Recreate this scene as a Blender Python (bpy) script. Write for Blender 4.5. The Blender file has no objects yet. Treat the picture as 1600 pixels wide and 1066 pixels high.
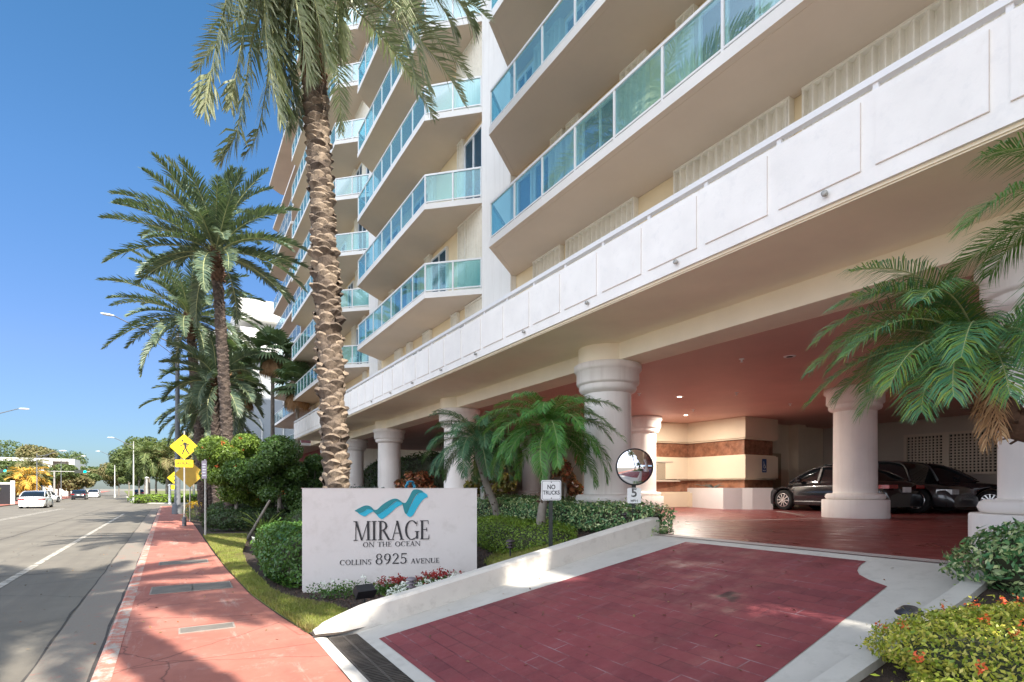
import bpy, math, random
import numpy as np
from mathutils import Vector, Matrix

S = bpy.context.scene
R = math.radians

# ------------------------------------------------------------------ camera, sky, sun, exposure
YAW = 31.09
cam_d = bpy.data.cameras.new('camera'); cam = bpy.data.objects.new('camera', cam_d)
S.collection.objects.link(cam); S.camera = cam
cam.location = (0, 0, 1.65); cam.rotation_euler = (R(90), 0, R(-YAW))
cam_d.sensor_width = 36; cam_d.lens = 36 * 854 / 1600; cam_d.shift_y = 230 / 1600
cam_d.clip_start = .05; cam_d.clip_end = 3000
S.render.resolution_x = 1024; S.render.resolution_y = 682

WEST_FILL = 7.2  # strength of the fill glow added to the western sky
SUN_EL, SUN_AZ = 46, 12          # azimuth: degrees from -Y towards +X
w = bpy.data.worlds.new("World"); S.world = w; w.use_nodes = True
nt = w.node_tree; nt.nodes.clear()
sky = nt.nodes.new('ShaderNodeTexSky'); sky.sky_type = 'NISHITA'; sky.sun_disc = False
sky.sun_elevation = R(SUN_EL); sky.sun_rotation = R(180 - SUN_AZ)
sky.air_density = 1.0; sky.dust_density = .4; sky.ozone_density = 2.0
bg = nt.nodes.new('ShaderNodeBackground'); bg.inputs[1].default_value = .15
out = nt.nodes.new('ShaderNodeOutputWorld')
# clear deep blue to the north, fill glow added low west for shaded facade
wtc = nt.nodes.new('ShaderNodeTexCoord'); wsx = nt.nodes.new('ShaderNodeSeparateXYZ'); nt.links.new(wtc.outputs['Generated'], wsx.inputs[0])
wr = nt.nodes.new('ShaderNodeValToRGB'); we = wr.color_ramp.elements
we[0].position = 0; we[0].color = (.165, .20, .25, 1); we[1].position = .75; we[1].color = (.29, .57, .66, 1)
for p_, c_ in ((.06, (.20, .255, .32)), (.2, (.29, .34, .46)), (.42, (.31, .47, .59))):
    q_ = we.new(p_); q_.color = (*c_, 1)
nt.links.new(wsx.outputs[2], wr.inputs[0])
wm = nt.nodes.new('ShaderNodeMix'); wm.data_type = 'RGBA'; wm.blend_type = 'MULTIPLY'; wm.inputs[0].default_value = 1
nt.links.new(sky.outputs[0], wm.inputs[6]); nt.links.new(wr.outputs[0], wm.inputs[7])
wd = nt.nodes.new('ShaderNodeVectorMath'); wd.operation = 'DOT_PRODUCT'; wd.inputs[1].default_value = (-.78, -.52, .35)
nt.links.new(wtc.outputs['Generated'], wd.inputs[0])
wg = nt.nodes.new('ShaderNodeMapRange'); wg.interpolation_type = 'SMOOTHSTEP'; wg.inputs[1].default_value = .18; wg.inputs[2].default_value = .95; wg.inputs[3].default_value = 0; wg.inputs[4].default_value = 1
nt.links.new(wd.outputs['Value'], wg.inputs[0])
wv = nt.nodes.new('ShaderNodeMix'); wv.data_type = 'RGBA'; wv.blend_type = 'MIX'; wv.inputs[7].default_value = (WEST_FILL * .90, WEST_FILL * .97, WEST_FILL * 1.10, 1)
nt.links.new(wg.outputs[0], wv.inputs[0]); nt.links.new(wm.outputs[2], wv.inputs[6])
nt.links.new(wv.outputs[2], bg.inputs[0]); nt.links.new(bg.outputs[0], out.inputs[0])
sd = bpy.data.lights.new('sun', 'SUN'); sun = bpy.data.objects.new('sun', sd); S.collection.objects.link(sun)
sd.energy = 5.0; sd.angle = R(.6); sd.color = (1, .94, .84)
tos = Vector((math.sin(R(SUN_AZ)) * math.cos(R(SUN_EL)), -math.cos(R(SUN_AZ)) * math.cos(R(SUN_EL)), math.sin(R(SUN_EL))))
sun.rotation_euler = tos.to_track_quat('Z', 'Y').to_euler(); sun.location = (0, -20, 30)
S.view_settings.view_transform = 'Standard'; S.view_settings.look = 'None'
S.view_settings.exposure = 1.2; S.view_settings.gamma = 1
S.render.engine = 'CYCLES'
S.cycles.max_bounces = 8; S.cycles.diffuse_bounces = 5; S.cycles.transparent_max_bounces = 12

C = S.collection
rnd = random.Random(7)

# ------------------------------------------------------------------ materials
def new_mat(name):
    m = bpy.data.materials.new(name); m.use_nodes = True
    t = m.node_tree; t.nodes.clear()
    o = t.nodes.new('ShaderNodeOutputMaterial')
    return m, t, o
def N(t, kind, **kw):
    n = t.nodes.new(kind)
    for k, v in kw.items():
        if k in ('operation', 'blend_type', 'data_type', 'feature', 'distance', 'noise_dimensions', 'offset', 'squash'): setattr(n, k, v)
    return n
def rgb(c): return (c[0], c[1], c[2], 1)
def noise(t, vec, scale, detail=5, rough=.6):
    n = t.nodes.new('ShaderNodeTexNoise'); n.inputs['Scale'].default_value = scale
    n.inputs['Detail'].default_value = detail; n.inputs['Roughness'].default_value = rough
    t.links.new(vec, n.inputs['Vector']); return n.outputs['Fac']
def ramp(t, fac, a, b, ca=(0, 0, 0), cb=(1, 1, 1)):
    n = t.nodes.new('ShaderNodeValToRGB'); e = n.color_ramp.elements
    e[0].position = a; e[1].position = b; e[0].color = rgb(ca); e[1].color = rgb(cb)
    t.links.new(fac, n.inputs[0]); return n.outputs[0]
def mixc(t, fac, a, b, blend='MIX'):
    n = t.nodes.new('ShaderNodeMix'); n.data_type = 'RGBA'; n.blend_type = blend
    for sock, v in ((n.inputs[0], fac), (n.inputs[6], a), (n.inputs[7], b)):
        if hasattr(v, 'is_output'): t.links.new(v, sock)
        elif isinstance(v, (int, float)): sock.default_value = v
        else: sock.default_value = rgb(v)
    return n.outputs[2]
def coords(t, kind='Object', scale=(1, 1, 1)):
    tc = t.nodes.new('ShaderNodeTexCoord'); mp = t.nodes.new('ShaderNodeMapping')
    mp.inputs['Scale'].default_value = scale
    t.links.new(tc.outputs[kind], mp.inputs[0]); return mp.outputs[0]
def geo_pos(t, scale=(1, 1, 1), rot=0):
    g = t.nodes.new('ShaderNodeNewGeometry'); mp = t.nodes.new('ShaderNodeMapping')
    mp.inputs['Scale'].default_value = scale; mp.inputs['Rotation'].default_value = (0, 0, rot)
    t.links.new(g.outputs['Position'], mp.inputs[0]); return mp.outputs[0]
def bsdf(t, o, rough=.6, metal=0, spec=.5, coat=0):
    b = t.nodes.new('ShaderNodeBsdfPrincipled'); b.inputs['Roughness'].default_value = rough
    b.inputs['Metallic'].default_value = metal; b.inputs['Specular IOR Level'].default_value = spec
    b.inputs['Coat Weight'].default_value = coat
    t.links.new(b.outputs[0], o.inputs[0]); return b
def bump(t, b, h, strength=.3, dist=.02):
    n = t.nodes.new('ShaderNodeBump'); n.inputs['Strength'].default_value = strength; n.inputs['Distance'].default_value = dist
    t.links.new(h, n.inputs['Height']); t.links.new(n.outputs[0], b.inputs['Normal'])
def pm(name, c, var=.12, scale=2.0, rough=.6, metal=0, spec=.5, bs=60, bstr=.15, bd=.01, coat=0, dirt=None, streak=False):
    m, t, o = new_mat(name); b = bsdf(t, o, rough, metal, spec, coat)
    v = geo_pos(t); f = noise(t, v, scale)
    lo = tuple(x * (1 - var) for x in c); hi = tuple(min(1, x * (1 + var)) for x in c)
    col = ramp(t, f, .3, .7, lo, hi)
    if streak:
        v2 = geo_pos(t, (6, 6, .35)); f2 = noise(t, v2, 1.0, 6, .7)
        col = mixc(t, ramp(t, f2, .5, .8, (0, 0, 0), (.45, .45, .45)), col, dirt or tuple(x * .6 for x in c))
    elif dirt:
        f2 = noise(t, v, scale * 3.3, 8, .7)
        col = mixc(t, ramp(t, f2, .52, .72, (0, 0, 0), (.6, .6, .6)), col, dirt)
    t.links.new(col, b.inputs['Base Color'])
    if bstr: bump(t, b, noise(t, v, bs), bstr, bd)
    return m
def leafm(name, cols, rough=.5, trans=.25, spec=.4):
    m, t, o = new_mat(name)
    g = t.nodes.new('ShaderNodeNewGeometry')
    r = t.nodes.new('ShaderNodeValToRGB'); e = r.color_ramp.elements
    n = len(cols)
    while len(e) < n: e.new(.5)
    for i, c in enumerate(cols): e[i].position = i / max(1, n - 1); e[i].color = rgb(c)
    t.links.new(g.outputs['Random Per Island'], r.inputs[0])
    b = t.nodes.new('ShaderNodeBsdfPrincipled'); b.inputs['Roughness'].default_value = rough
    b.inputs['Specular IOR Level'].default_value = spec
    tr = t.nodes.new('ShaderNodeBsdfTranslucent'); mx = t.nodes.new('ShaderNodeMixShader'); mx.inputs[0].default_value = trans
    t.links.new(r.outputs[0], b.inputs['Base Color'])
    yc = mixc(t, .5, r.outputs[0], (.3, .45, .05)); t.links.new(yc, tr.inputs[0])
    t.links.new(b.outputs[0], mx.inputs[1]); t.links.new(tr.outputs[0], mx.inputs[2]); t.links.new(mx.outputs[0], o.inputs[0])
    return m
def glassm(name, tint, refl=.12, rough=.0, dark=None):
    m, t, o = new_mat(name)
    tr = t.nodes.new('ShaderNodeBsdfTransparent'); tr.inputs[0].default_value = rgb(tint)
    base = tr.outputs[0]
    if dark is not None:
        d = t.nodes.new('ShaderNodeBsdfDiffuse'); d.inputs[0].default_value = rgb(dark[0])
        mx0 = t.nodes.new('ShaderNodeMixShader'); mx0.inputs[0].default_value = dark[1]
        t.links.new(tr.outputs[0], mx0.inputs[1]); t.links.new(d.outputs[0], mx0.inputs[2]); base = mx0.outputs[0]
    gl = t.nodes.new('ShaderNodeBsdfGlossy'); gl.inputs['Roughness'].default_value = rough
    gl.inputs[0].default_value = (.9, .97, 1, 1)
    lw = t.nodes.new('ShaderNodeLayerWeight'); lw.inputs[0].default_value = .35
    mp = t.nodes.new('ShaderNodeMapRange'); mp.inputs[3].default_value = refl; mp.inputs[4].default_value = .27
    t.links.new(lw.outputs['Fresnel'], mp.inputs[0])
    mx = t.nodes.new('ShaderNodeMixShader'); t.links.new(mp.outputs[0], mx.inputs[0])
    t.links.new(base, mx.inputs[1]); t.links.new(gl.outputs[0], mx.inputs[2]); t.links.new(mx.outputs[0], o.inputs[0])
    return m
def emis(name, c, s):
    m, t, o = new_mat(name); e = t.nodes.new('ShaderNodeEmission'); e.inputs[0].default_value = rgb(c); e.inputs[1].default_value = s
    t.links.new(e.outputs[0], o.inputs[0]); return m

def brick_floor(name, base, dark, wear, rough=.3, rot=0):
    m, t, o = new_mat(name); b = bsdf(t, o, rough, 0, .5)
    v = geo_pos(t, (1, 1, 1), rot)
    br = t.nodes.new('ShaderNodeTexBrick'); t.links.new(v, br.inputs['Vector'])
    br.inputs['Scale'].default_value = 1; br.inputs['Brick Width'].default_value = .46; br.inputs['Row Height'].default_value = .155
    br.inputs['Mortar Size'].default_value = .007; br.inputs['Mortar Smooth'].default_value = .4
    br.inputs['Color1'].default_value = rgb(base); br.inputs['Color2'].default_value = rgb(dark)
    br.inputs['Mortar'].default_value = rgb(tuple(x * .75 for x in dark)); br.inputs['Bias'].default_value = -.2
    f = noise(t, v, 1.1, 6, .65); f2 = noise(t, geo_pos(t, (.6, 3, 1), rot), 1.6, 8, .7)
    col = mixc(t, ramp(t, f, .35, .7), br.outputs['Color'], tuple(x * 1.25 for x in base))
    # scattered pale efflorescence along the joints and rubbed patches
    wv = ramp(t, noise(t, v, 2.2, 6, .7), .50, .66)
    jm = mixc(t, 1.0, wv, br.outputs['Fac'], 'MULTIPLY')
    col = mixc(t, jm, col, wear)
    col = mixc(t, ramp(t, f2, .58, .8, (0, 0, 0), (.35, .35, .35)), col, wear)
    drip = ramp(t, noise(t, geo_pos(t), 1.3, 3, .5), .70, .74); col = mixc(t, drip, col, tuple(x * .45 for x in dark))
    ty = ramp(t, noise(t, geo_pos(t, (.25, 2.2, 1)), 1.0, 5, .6), .52, .7, (0, 0, 0), (.45, .45, .45)); col = mixc(t, ty, col, tuple(x * .62 for x in base))
    t.links.new(col, b.inputs['Base Color'])
    rr = ramp(t, noise(t, v, 3, 5), .3, .7, (rough * .8,) * 3, (min(1, rough * 1.7),) * 3); t.links.new(rr, b.inputs['Roughness'])
    h = mixc(t, .5, noise(t, v, 40, 4), br.outputs['Fac'], 'SUBTRACT')
    bump(t, b, h, .35, .006)
    return m
def concrete_road(name):
    m, t, o = new_mat(name); b = bsdf(t, o, .85, 0, .3)
    v = geo_pos(t); f = noise(t, v, .5, 8, .65); col = ramp(t, f, .3, .7, (.14, .125, .102), (.205, .184, .15))
    vs = geo_pos(t, (1.6, .05, 1)); f2 = noise(t, vs, 1.2, 5, .6)
    col = mixc(t, ramp(t, f2, .45, .7, (0, 0, 0), (.5, .5, .5)), col, (.115, .10, .085))
    sp = noise(t, v, 90, 2, .5); col = mixc(t, ramp(t, sp, .58, .7, (0, 0, 0), (.5, .5, .5)), col, (.16, .15, .13))
    # oil drips and red paint wear near the kerb
    f3 = noise(t, v, 2.3, 6, .75); col = mixc(t, ramp(t, f3, .63, .72, (0, 0, 0), (.4, .4, .4)), col, (.2, .18, .15))
    # fine cracks
    vo = t.nodes.new('ShaderNodeTexVoronoi'); vo.feature = 'DISTANCE_TO_EDGE'; vo.inputs['Scale'].default_value = .35
    nz = t.nodes.new('ShaderNodeTexNoise'); nz.inputs['Scale'].default_value = 3; nz.inputs['Detail'].default_value = 6
    t.links.new(v, nz.inputs['Vector']); vv = mixc(t, .16, v, nz.outputs['Color']); t.links.new(vv, vo.inputs['Vector'])
    cr = ramp(t, vo.outputs['Distance'], .0, .006, (1, 1, 1), (0, 0, 0)); col = mixc(t, cr, col, (.13, .12, .1))
    t.links.new(col, b.inputs['Base Color']); bump(t, b, sp, .35, .006)
    return m
def painted_walk(name):
    m, t, o = new_mat(name); b = bsdf(t, o, .75, 0, .35)
    v = geo_pos(t); f = noise(t, v, .8, 7, .6)
    col = ramp(t, f, .3, .7, (.335, .115, .082), (.43, .175, .13))
    f2 = noise(t, v, 3.5, 10, .75); col = mixc(t, ramp(t, f2, .55, .78, (0, 0, 0), (.6, .6, .6)), col, (.52, .39, .33))
    f3 = noise(t, geo_pos(t, (1, .4, 1)), 1.7, 6, .7); col = mixc(t, ramp(t, f3, .5, .72, (0, 0, 0), (.65, .65, .65)), col, (.27, .095, .075))
    f4 = noise(t, v, 13, 10, .8); col = mixc(t, ramp(t, f4, .6, .72, (0, 0, 0), (.7, .7, .7)), col, (.14, .06, .05))
    f5 = noise(t, geo_pos(t, (1.8, .25, 1)), 1.4, 9, .75); col = mixc(t, ramp(t, f5, .56, .66, (0, 0, 0), (.5, .5, .5)), col, (.50, .40, .34))
    vo = t.nodes.new('ShaderNodeTexVoronoi'); vo.feature = 'DISTANCE_TO_EDGE'; vo.inputs['Scale'].default_value = .55
    nz = t.nodes.new('ShaderNodeTexNoise'); nz.inputs['Scale'].default_value = 4; nz.inputs['Detail'].default_value = 7; t.links.new(v, nz.inputs['Vector'])
    vv = mixc(t, .12, v, nz.outputs['Color']); t.links.new(vv, vo.inputs['Vector']); col = mixc(t, ramp(t, vo.outputs['Distance'], .0, .005, (.8, .8, .8), (0, 0, 0)), col, (.10, .045, .035))
    # flag joints every 1.5 m
    g = t.nodes.new('ShaderNodeNewGeometry'); sx = t.nodes.new('ShaderNodeSeparateXYZ'); t.links.new(g.outputs['Position'], sx.inputs[0])
    md = t.nodes.new('ShaderNodeMath'); md.operation = 'PINGPONG'; md.inputs[1].default_value = .76; t.links.new(sx.outputs[1], md.inputs[0])
    j = ramp(t, md.outputs[0], .0, .016, (1, 1, 1), (0, 0, 0)); col = mixc(t, j, col, (.17, .07, .05))
    t.links.new(col, b.inputs['Base Color']); bump(t, b, noise(t, v, 55, 5), .3, .006)
    return m
def worn_paint(name, paint, under, thr=.5):
    m, t, o = new_mat(name); b = bsdf(t, o, .8, 0, .3)
    v = geo_pos(t); f = noise(t, v, 4.5, 10, .78)
    col = mixc(t, ramp(t, f, thr - .04, thr + .06), paint, under)
    f2 = noise(t, v, 60, 3); col = mixc(t, ramp(t, f2, .5, .75, (0, 0, 0), (.4, .4, .4)), col, tuple(x * .6 for x in under))
    t.links.new(col, b.inputs['Base Color']); bump(t, b, f2, .3, .006)
    return m

M = {}
M['plaster'] = pm('white_plaster', (.82, .80, .77), .05, .7, .8, bs=35, bstr=.25, bd=.006, dirt=(.5, .45, .40), streak=True)
M['fascia'] = pm('white_stucco', (.88, .86, .83), .05, 1.6, .75, bs=45, bstr=.4, bd=.006, dirt=(.76, .75, .74))
def cracked(m, tint, stain, lo=.56, hi=.66):
    t = m.node_tree; b = [n for n in t.nodes if n.type == 'BSDF_PRINCIPLED'][0]; src = b.inputs['Base Color'].links[0].from_socket; v = geo_pos(t)
    vo = t.nodes.new('ShaderNodeTexVoronoi'); vo.feature = 'DISTANCE_TO_EDGE'; vo.inputs['Scale'].default_value = 1.1
    nz = t.nodes.new('ShaderNodeTexNoise'); nz.inputs['Scale'].default_value = 5; nz.inputs['Detail'].default_value = 7; t.links.new(v, nz.inputs['Vector'])
    t.links.new(mixc(t, .18, v, nz.outputs['Color']), vo.inputs['Vector'])
    line = ramp(t, vo.outputs['Distance'], 0, .007, (1, 1, 1), (0, 0, 0)); mask = ramp(t, noise(t, v, .9, 4, .6), lo, hi)
    c = mixc(t, mixc(t, 1.0, line, mask, 'MULTIPLY'), src, tint)
    c = mixc(t, ramp(t, noise(t, geo_pos(t, (1, 1.6, 1)), 1.5, 9, .8), .60, .74, (0, 0, 0), (.55, .55, .55)), c, stain)
    t.links.new(c, b.inputs['Base Color'])
cracked(M['fascia'], (.55, .49, .43), (.80, .75, .70), .62, .70)
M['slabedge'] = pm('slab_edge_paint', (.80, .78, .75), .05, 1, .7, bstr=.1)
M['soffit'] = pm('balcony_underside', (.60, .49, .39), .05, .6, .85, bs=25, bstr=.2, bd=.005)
M['soffit2'] = pm('podium_soffit', (.95, .86, .68), .06, .8, .85, bs=25, bstr=.25, bd=.005)
M['cream'] = pm('cream_wall', (.80, .66, .44), .05, 1, .8, bs=30, bstr=.25, bd=.005)
M['beam'] = pm('cream_beam', (.93, .85, .68), .05, 1.5, .8, bs=25, bstr=.3, bd=.006)
M['column'] = pm('column_stucco', (.84, .79, .74), .05, 1.5, .7, bs=30, bstr=.2, bd=.004, dirt=(.56, .48, .43), streak=True)
M['ceiling'] = pm('rust_ceiling', (.62, .38, .32), .08, .6, .6, bs=18, bstr=.15, bd=.004)
M['lobby'] = pm('lobby_beige', (.66, .55, .41), .05, 1, .7, bs=30, bstr=.2, bd=.004)
M['marble'] = pm('rust_marble', (.24, .105, .06), .45, 4, .18, bs=5, bstr=.0, dirt=(.36, .20, .13))
M['lattice'] = pm('lattice_block', (.50, .42, .34), .05, 1, .8)
M['dark'] = pm('dark_void', (.015, .014, .014), .1, 1, .8)
M['white'] = pm('white_enamel', (.80, .80, .80), .03, 3, .35, bstr=0)
M['shutter'] = pm('shutter_cream', (.82, .78, .69), .05, 3, .5, bstr=0, dirt=(.66, .6, .5))
M['tglass'] = glassm('teal_glass', (.66, .90, .93), .05, .0, ((.35, .66, .70), .13))
M['cglass'] = glassm('clear_glass', (.72, .84, .84), .12, .0, ((.45, .55, .55), .15))
M['wglass'] = glassm('window_glass', (.2, .35, .45), .12, .02, ((.008, .06, .11), .9))
M['road'] = concrete_road('road_concrete')
M['walk'] = painted_walk('red_sidewalk')
M['kerbred'] = worn_paint('kerb_worn_red', (.47, .17, .12), (.42, .37, .32), .5)
M['gutter'] = worn_paint('gutter_worn_red', (.225, .20, .165), (.34, .15, .115), .60)
M['lane'] = worn_paint('lane_paint', (.42, .39, .34), (.20, .18, .15), .52)
M['brick'] = brick_floor('stamped_red_drive', (.195, .040, .045), (.105, .020, .028), (.28, .17, .18), .62, R(90))
M['court'] = brick_floor('stamped_court', (.20, .042, .040), (.15, .032, .032), (.30, .17, .17), .30, R(90))
M['conc'] = pm('grey_concrete', (.50, .475, .43), .08, 2, .8, bs=60, bstr=.2, bd=.004, dirt=(.36, .34, .3))
M['kerbwall'] = pm('kerb_wall_plaster', (.60, .56, .50), .05, 2.2, .8, bs=40, bstr=.25, bd=.005, dirt=(.42, .38, .33))
M['iron'] = pm('cast_iron', (.10, .085, .075), .3, 6, .55, metal=.6, bstr=.2)
M['cover'] = pm('grey_cover', (.16, .14, .12), .2, 4, .8, bs=90, bstr=.3)
M['soil'] = pm('mulch', (.055, .035, .025), .5, 8, .95, bs=40, bstr=1, bd=.03)
M['turf'] = pm('turf_base', (.14, .155, .035), .35, 5, .95, bs=60, bstr=.8, bd=.02)
M['ground'] = pm('ground_far', (.20, .18, .14), .2, .2, .95)
M['black'] = pm('letter_black', (.02, .02, .024), .1, 4, .4, bstr=0)
M['sign'] = pm('sign_stucco', (.68, .63, .60), .04, 1.1, .75, bs=60, bstr=.25, bd=.004, dirt=(.55, .50, .46))
M['teal'] = pm('sign_teal', (.004, .21, .24), .06, 4, .45, bstr=0)
M['cyan'] = pm('sign_cyan', (.006, .40, .56), .06, 4, .45, bstr=0)
M['pole'] = pm('galvanised', (.42, .41, .38), .12, 8, .5, metal=.3, bstr=.1)
M['darkpole'] = pm('dark_grey_pole', (.10, .105, .115), .15, 3, .6, bstr=.1)
M['postgreen'] = pm('dark_green_post', (.03, .035, .03), .2, 8, .6, bstr=.1)
M['yellow'] = pm('sign_yellow', (.86, .58, .01), .04, 4, .35, bstr=0)
M['signwhite'] = pm('sign_white', (.76, .77, .76), .04, 4, .35, bstr=0)
M['purple'] = pm('sign_back', (.33, .27, .32), .1, 4, .4, bstr=0)
M['signgreen'] = pm('street_green', (.0, .30, .21), .04, 4, .35, bstr=0)
M['mirror'] = None
m, t, o = new_mat('mirror'); b = bsdf(t, o, .03, 1, .5); b.inputs['Base Color'].default_value = (.86, .86, .9, 1); M['mirror'] = m
M['blue'] = pm('blue_plate', (.01, .05, .17), .05, 4, .4, bstr=0)
M['bluehose'] = pm('blue_plastic', (.03, .28, .45), .1, 4, .35, bstr=0)
M['rubber'] = pm('tyre_rubber', (.012, .012, .012), .1, 4, .8)
M['alloy'] = pm('alloy', (.62, .62, .62), .05, 4, .25, metal=.9, bstr=0)
M['carblack'] = pm('car_black', (.014, .015, .018), .1, 1, .22, coat=1, bstr=0)
M['cargrey'] = pm('car_grey', (.05, .055, .06), .1, 1, .28, metal=.5, coat=1, bstr=0)
M['carred'] = pm('car_maroon', (.05, .006, .008), .1, 1, .25, coat=1, bstr=0)
M['carwhite'] = pm('car_white', (.78, .78, .77), .04, 1, .3, coat=1, bstr=0)
M['carglass'] = pm('car_glass', (.01, .013, .016), .1, 1, .06, spec=.8, bstr=0)
M['taillight'] = pm('tail_red', (.35, .01, .01), .1, 6, .2, coat=1, bstr=0)
M['headlight'] = pm('head_clear', (.55, .58, .6), .2, 16, .15, metal=.5, bstr=0)
def islandm(name, c, c2, rough=.9):
    m, t, o = new_mat(name); b = bsdf(t, o, rough); g = t.nodes.new('ShaderNodeNewGeometry'); v = geo_pos(t)
    col = ramp(t, g.outputs['Random Per Island'], .0, 1.0, c, c2)
    col = mixc(t, ramp(t, noise(t, v, 9, 8, .75), .42, .68, (0, 0, 0), (.75, .75, .75)), col, tuple(x * .35 for x in c))
    t.links.new(col, b.inputs['Base Color']); bump(t, b, noise(t, geo_pos(t, (1, 1, .35)), 55, 6, .7), .9, .03); return m
M['boot'] = islandm('palm_boot', (.10, .072, .055), (.36, .275, .20))
M['bootred'] = islandm('palm_boot_fresh', (.13, .055, .03), (.36, .19, .11))
M['trunk'] = islandm('palm_trunk', (.05, .036, .03), (.13, .095, .075))
M['trunkgrey'] = pm('grey_bark', (.22, .19, .16), .25, 4, .9, bs=20, bstr=.6, bd=.02)
M['fibre'] = pm('palm_fibre', (.11, .06, .038), .4, 10, .95, bs=40, bstr=.6, bd=.02)
M['deadfrond'] = leafm('dead_frond', [(.42, .24, .12), (.30, .16, .08), (.5, .33, .18)], .8, .1)
M['datefrond'] = leafm('date_frond', [(.18, .22, .12), (.30, .33, .20), (.44, .46, .31), (.20, .25, .15)], .42, .18, .5)
M['datefrond2'] = leafm('date_frond_dark', [(.05, .085, .055), (.09, .13, .085), (.19, .23, .14), (.065, .11, .08)], .42, .15, .5)
M['rachis'] = pm('frond_rib', (.36, .37, .17), .1, 4, .6, bstr=0)
M['robfrond'] = leafm('dwarf_date_frond', [(.05, .17, .045), (.08, .24, .05), (.13, .32, .05), (.06, .19, .07)], .4, .3)
M['robfrond2'] = leafm('dwarf_date_frond_dark', [(.035, .10, .05), (.05, .14, .06), (.08, .17, .08)], .45, .22)
M['robfrond3'] = leafm('dwarf_date_frond_blue', [(.06, .20, .10), (.08, .26, .13), (.22, .36, .06), (.06, .21, .15), (.33, .40, .05)], .38, .28)
M['fan'] = leafm('fan_leaf', [(.08, .13, .06), (.12, .18, .08), (.16, .21, .10)], .5, .15)
M['hedge'] = leafm('hedge_leaf', [(.03, .085, .02), (.05, .13, .025), (.10, .2, .035), (.04, .10, .025)], .35, .2, .5)
M['hedgeyel'] = leafm('hedge_yellowgreen', [(.10, .18, .02), (.16, .26, .03), (.24, .34, .04), (.07, .13, .02)], .4, .25)
M['hedgevar'] = leafm('hedge_variegated', [(.06, .17, .06), (.08, .22, .08), (.58, .62, .30), (.06, .18, .06), (.08, .20, .07), (.40, .50, .20)], .35, .15, .5)
M['ixora'] = leafm('ixora_leaf', [(.22, .30, .03), (.42, .46, .05), (.62, .55, .10), (.15, .24, .03), (.72, .60, .16)], .4, .25)
M['ixflower'] = leafm('ixora_flower', [(.75, .09, .03), (.8, .2, .06), (.7, .05, .02)], .5, .2)
M['redflower'] = leafm('red_flower', [(.20, .01, .015), (.35, .02, .02)], .6, .1)
M['whiteflower'] = leafm('white_flower', [(.7, .74, .62), (.8, .82, .75)], .5, .1)
M['orflower'] = leafm('orange_flower', [(.75, .16, .04), (.7, .10, .04), (.8, .3, .08)], .5, .2)
M['shrub'] = leafm('shrub_leaf', [(.04, .09, .02), (.07, .13, .025), (.03, .07, .02)], .45, .2)
M['shrublit'] = leafm('shrub_leaf_light', [(.12, .19, .03), (.18, .26, .04), (.08, .14, .03)], .45, .25)
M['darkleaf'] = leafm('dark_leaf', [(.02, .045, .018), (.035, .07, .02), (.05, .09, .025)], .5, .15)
M['greybush'] = leafm('grey_bush', [(.10, .12, .11), (.15, .17, .15), (.08, .10, .10)], .6, .1)
M['croton'] = leafm('croton_leaf', [(.38, .10, .04), (.20, .06, .03), (.55, .22, .10), (.07, .07, .03), (.12, .03, .03)], .4, .15)
M['croton2'] = leafm('croton_yellow', [(.22, .20, .04), (.10, .06, .03), (.35, .30, .06), (.05, .07, .03)], .4, .15)
M['brom'] = leafm('bromeliad', [(.42, .20, .13), (.5, .3, .2), (.3, .16, .1)], .5, .2)
M['spiky'] = leafm('spiky_leaf', [(.10, .16, .03), (.16, .22, .04), (.2, .24, .06)], .4, .2)
M['grass'] = leafm('grass_blade', [(.19, .23, .035), (.27, .30, .05), (.34, .33, .08), (.14, .20, .03), (.33, .29, .12)], .6, .25)
def patchy(m, c2, sc=2.2):
    t = m.node_tree; r = [n for n in t.nodes if n.type == 'VALTORGB'][0]
    for l in list(r.outputs[0].links):
        to = l.to_socket; t.links.remove(l)
        t.links.new(mixc(t, ramp(t, noise(t, geo_pos(t), sc, 6, .7), .45, .68, (0, 0, 0), (.8, .8, .8)), r.outputs[0], c2), to)
patchy(M['grass'], (.20, .14, .07))
M['fartree'] = leafm('far_foliage', [(.06, .09, .03), (.09, .125, .035), (.13, .16, .05), (.05, .08, .03)], .7, .2)
M['fartree2'] = leafm('far_foliage_olive', [(.13, .13, .05), (.17, .15, .06), (.22, .17, .08)], .7, .2)
M['fargold'] = leafm('golden_frond', [(.6, .30, .04), (.7, .38, .06), (.3, .28, .05)], .7, .2)
M['twig'] = pm('hedge_core', (.045, .05, .025), .3, 6, .95, bstr=0)
M['lampwarm'] = emis('downlight', (1, .85, .65), 12)
M['siggreen'] = emis('signal_green', (.0, .9, .7), 2.5)
M['farwhite'] = pm('far_white_wall', (.62, .61, .58), .04, .3, .8)
M['neighbour'] = pm('neighbour_wall', (.36, .38, .40), .05, .5, .8)
M['planterw'] = pm('planter_white', (.72, .70, .68), .05, 1, .7)
M['maroonwall'] = pm('maroon_wall', (.16, .03, .03), .1, 1, .7)

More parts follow.
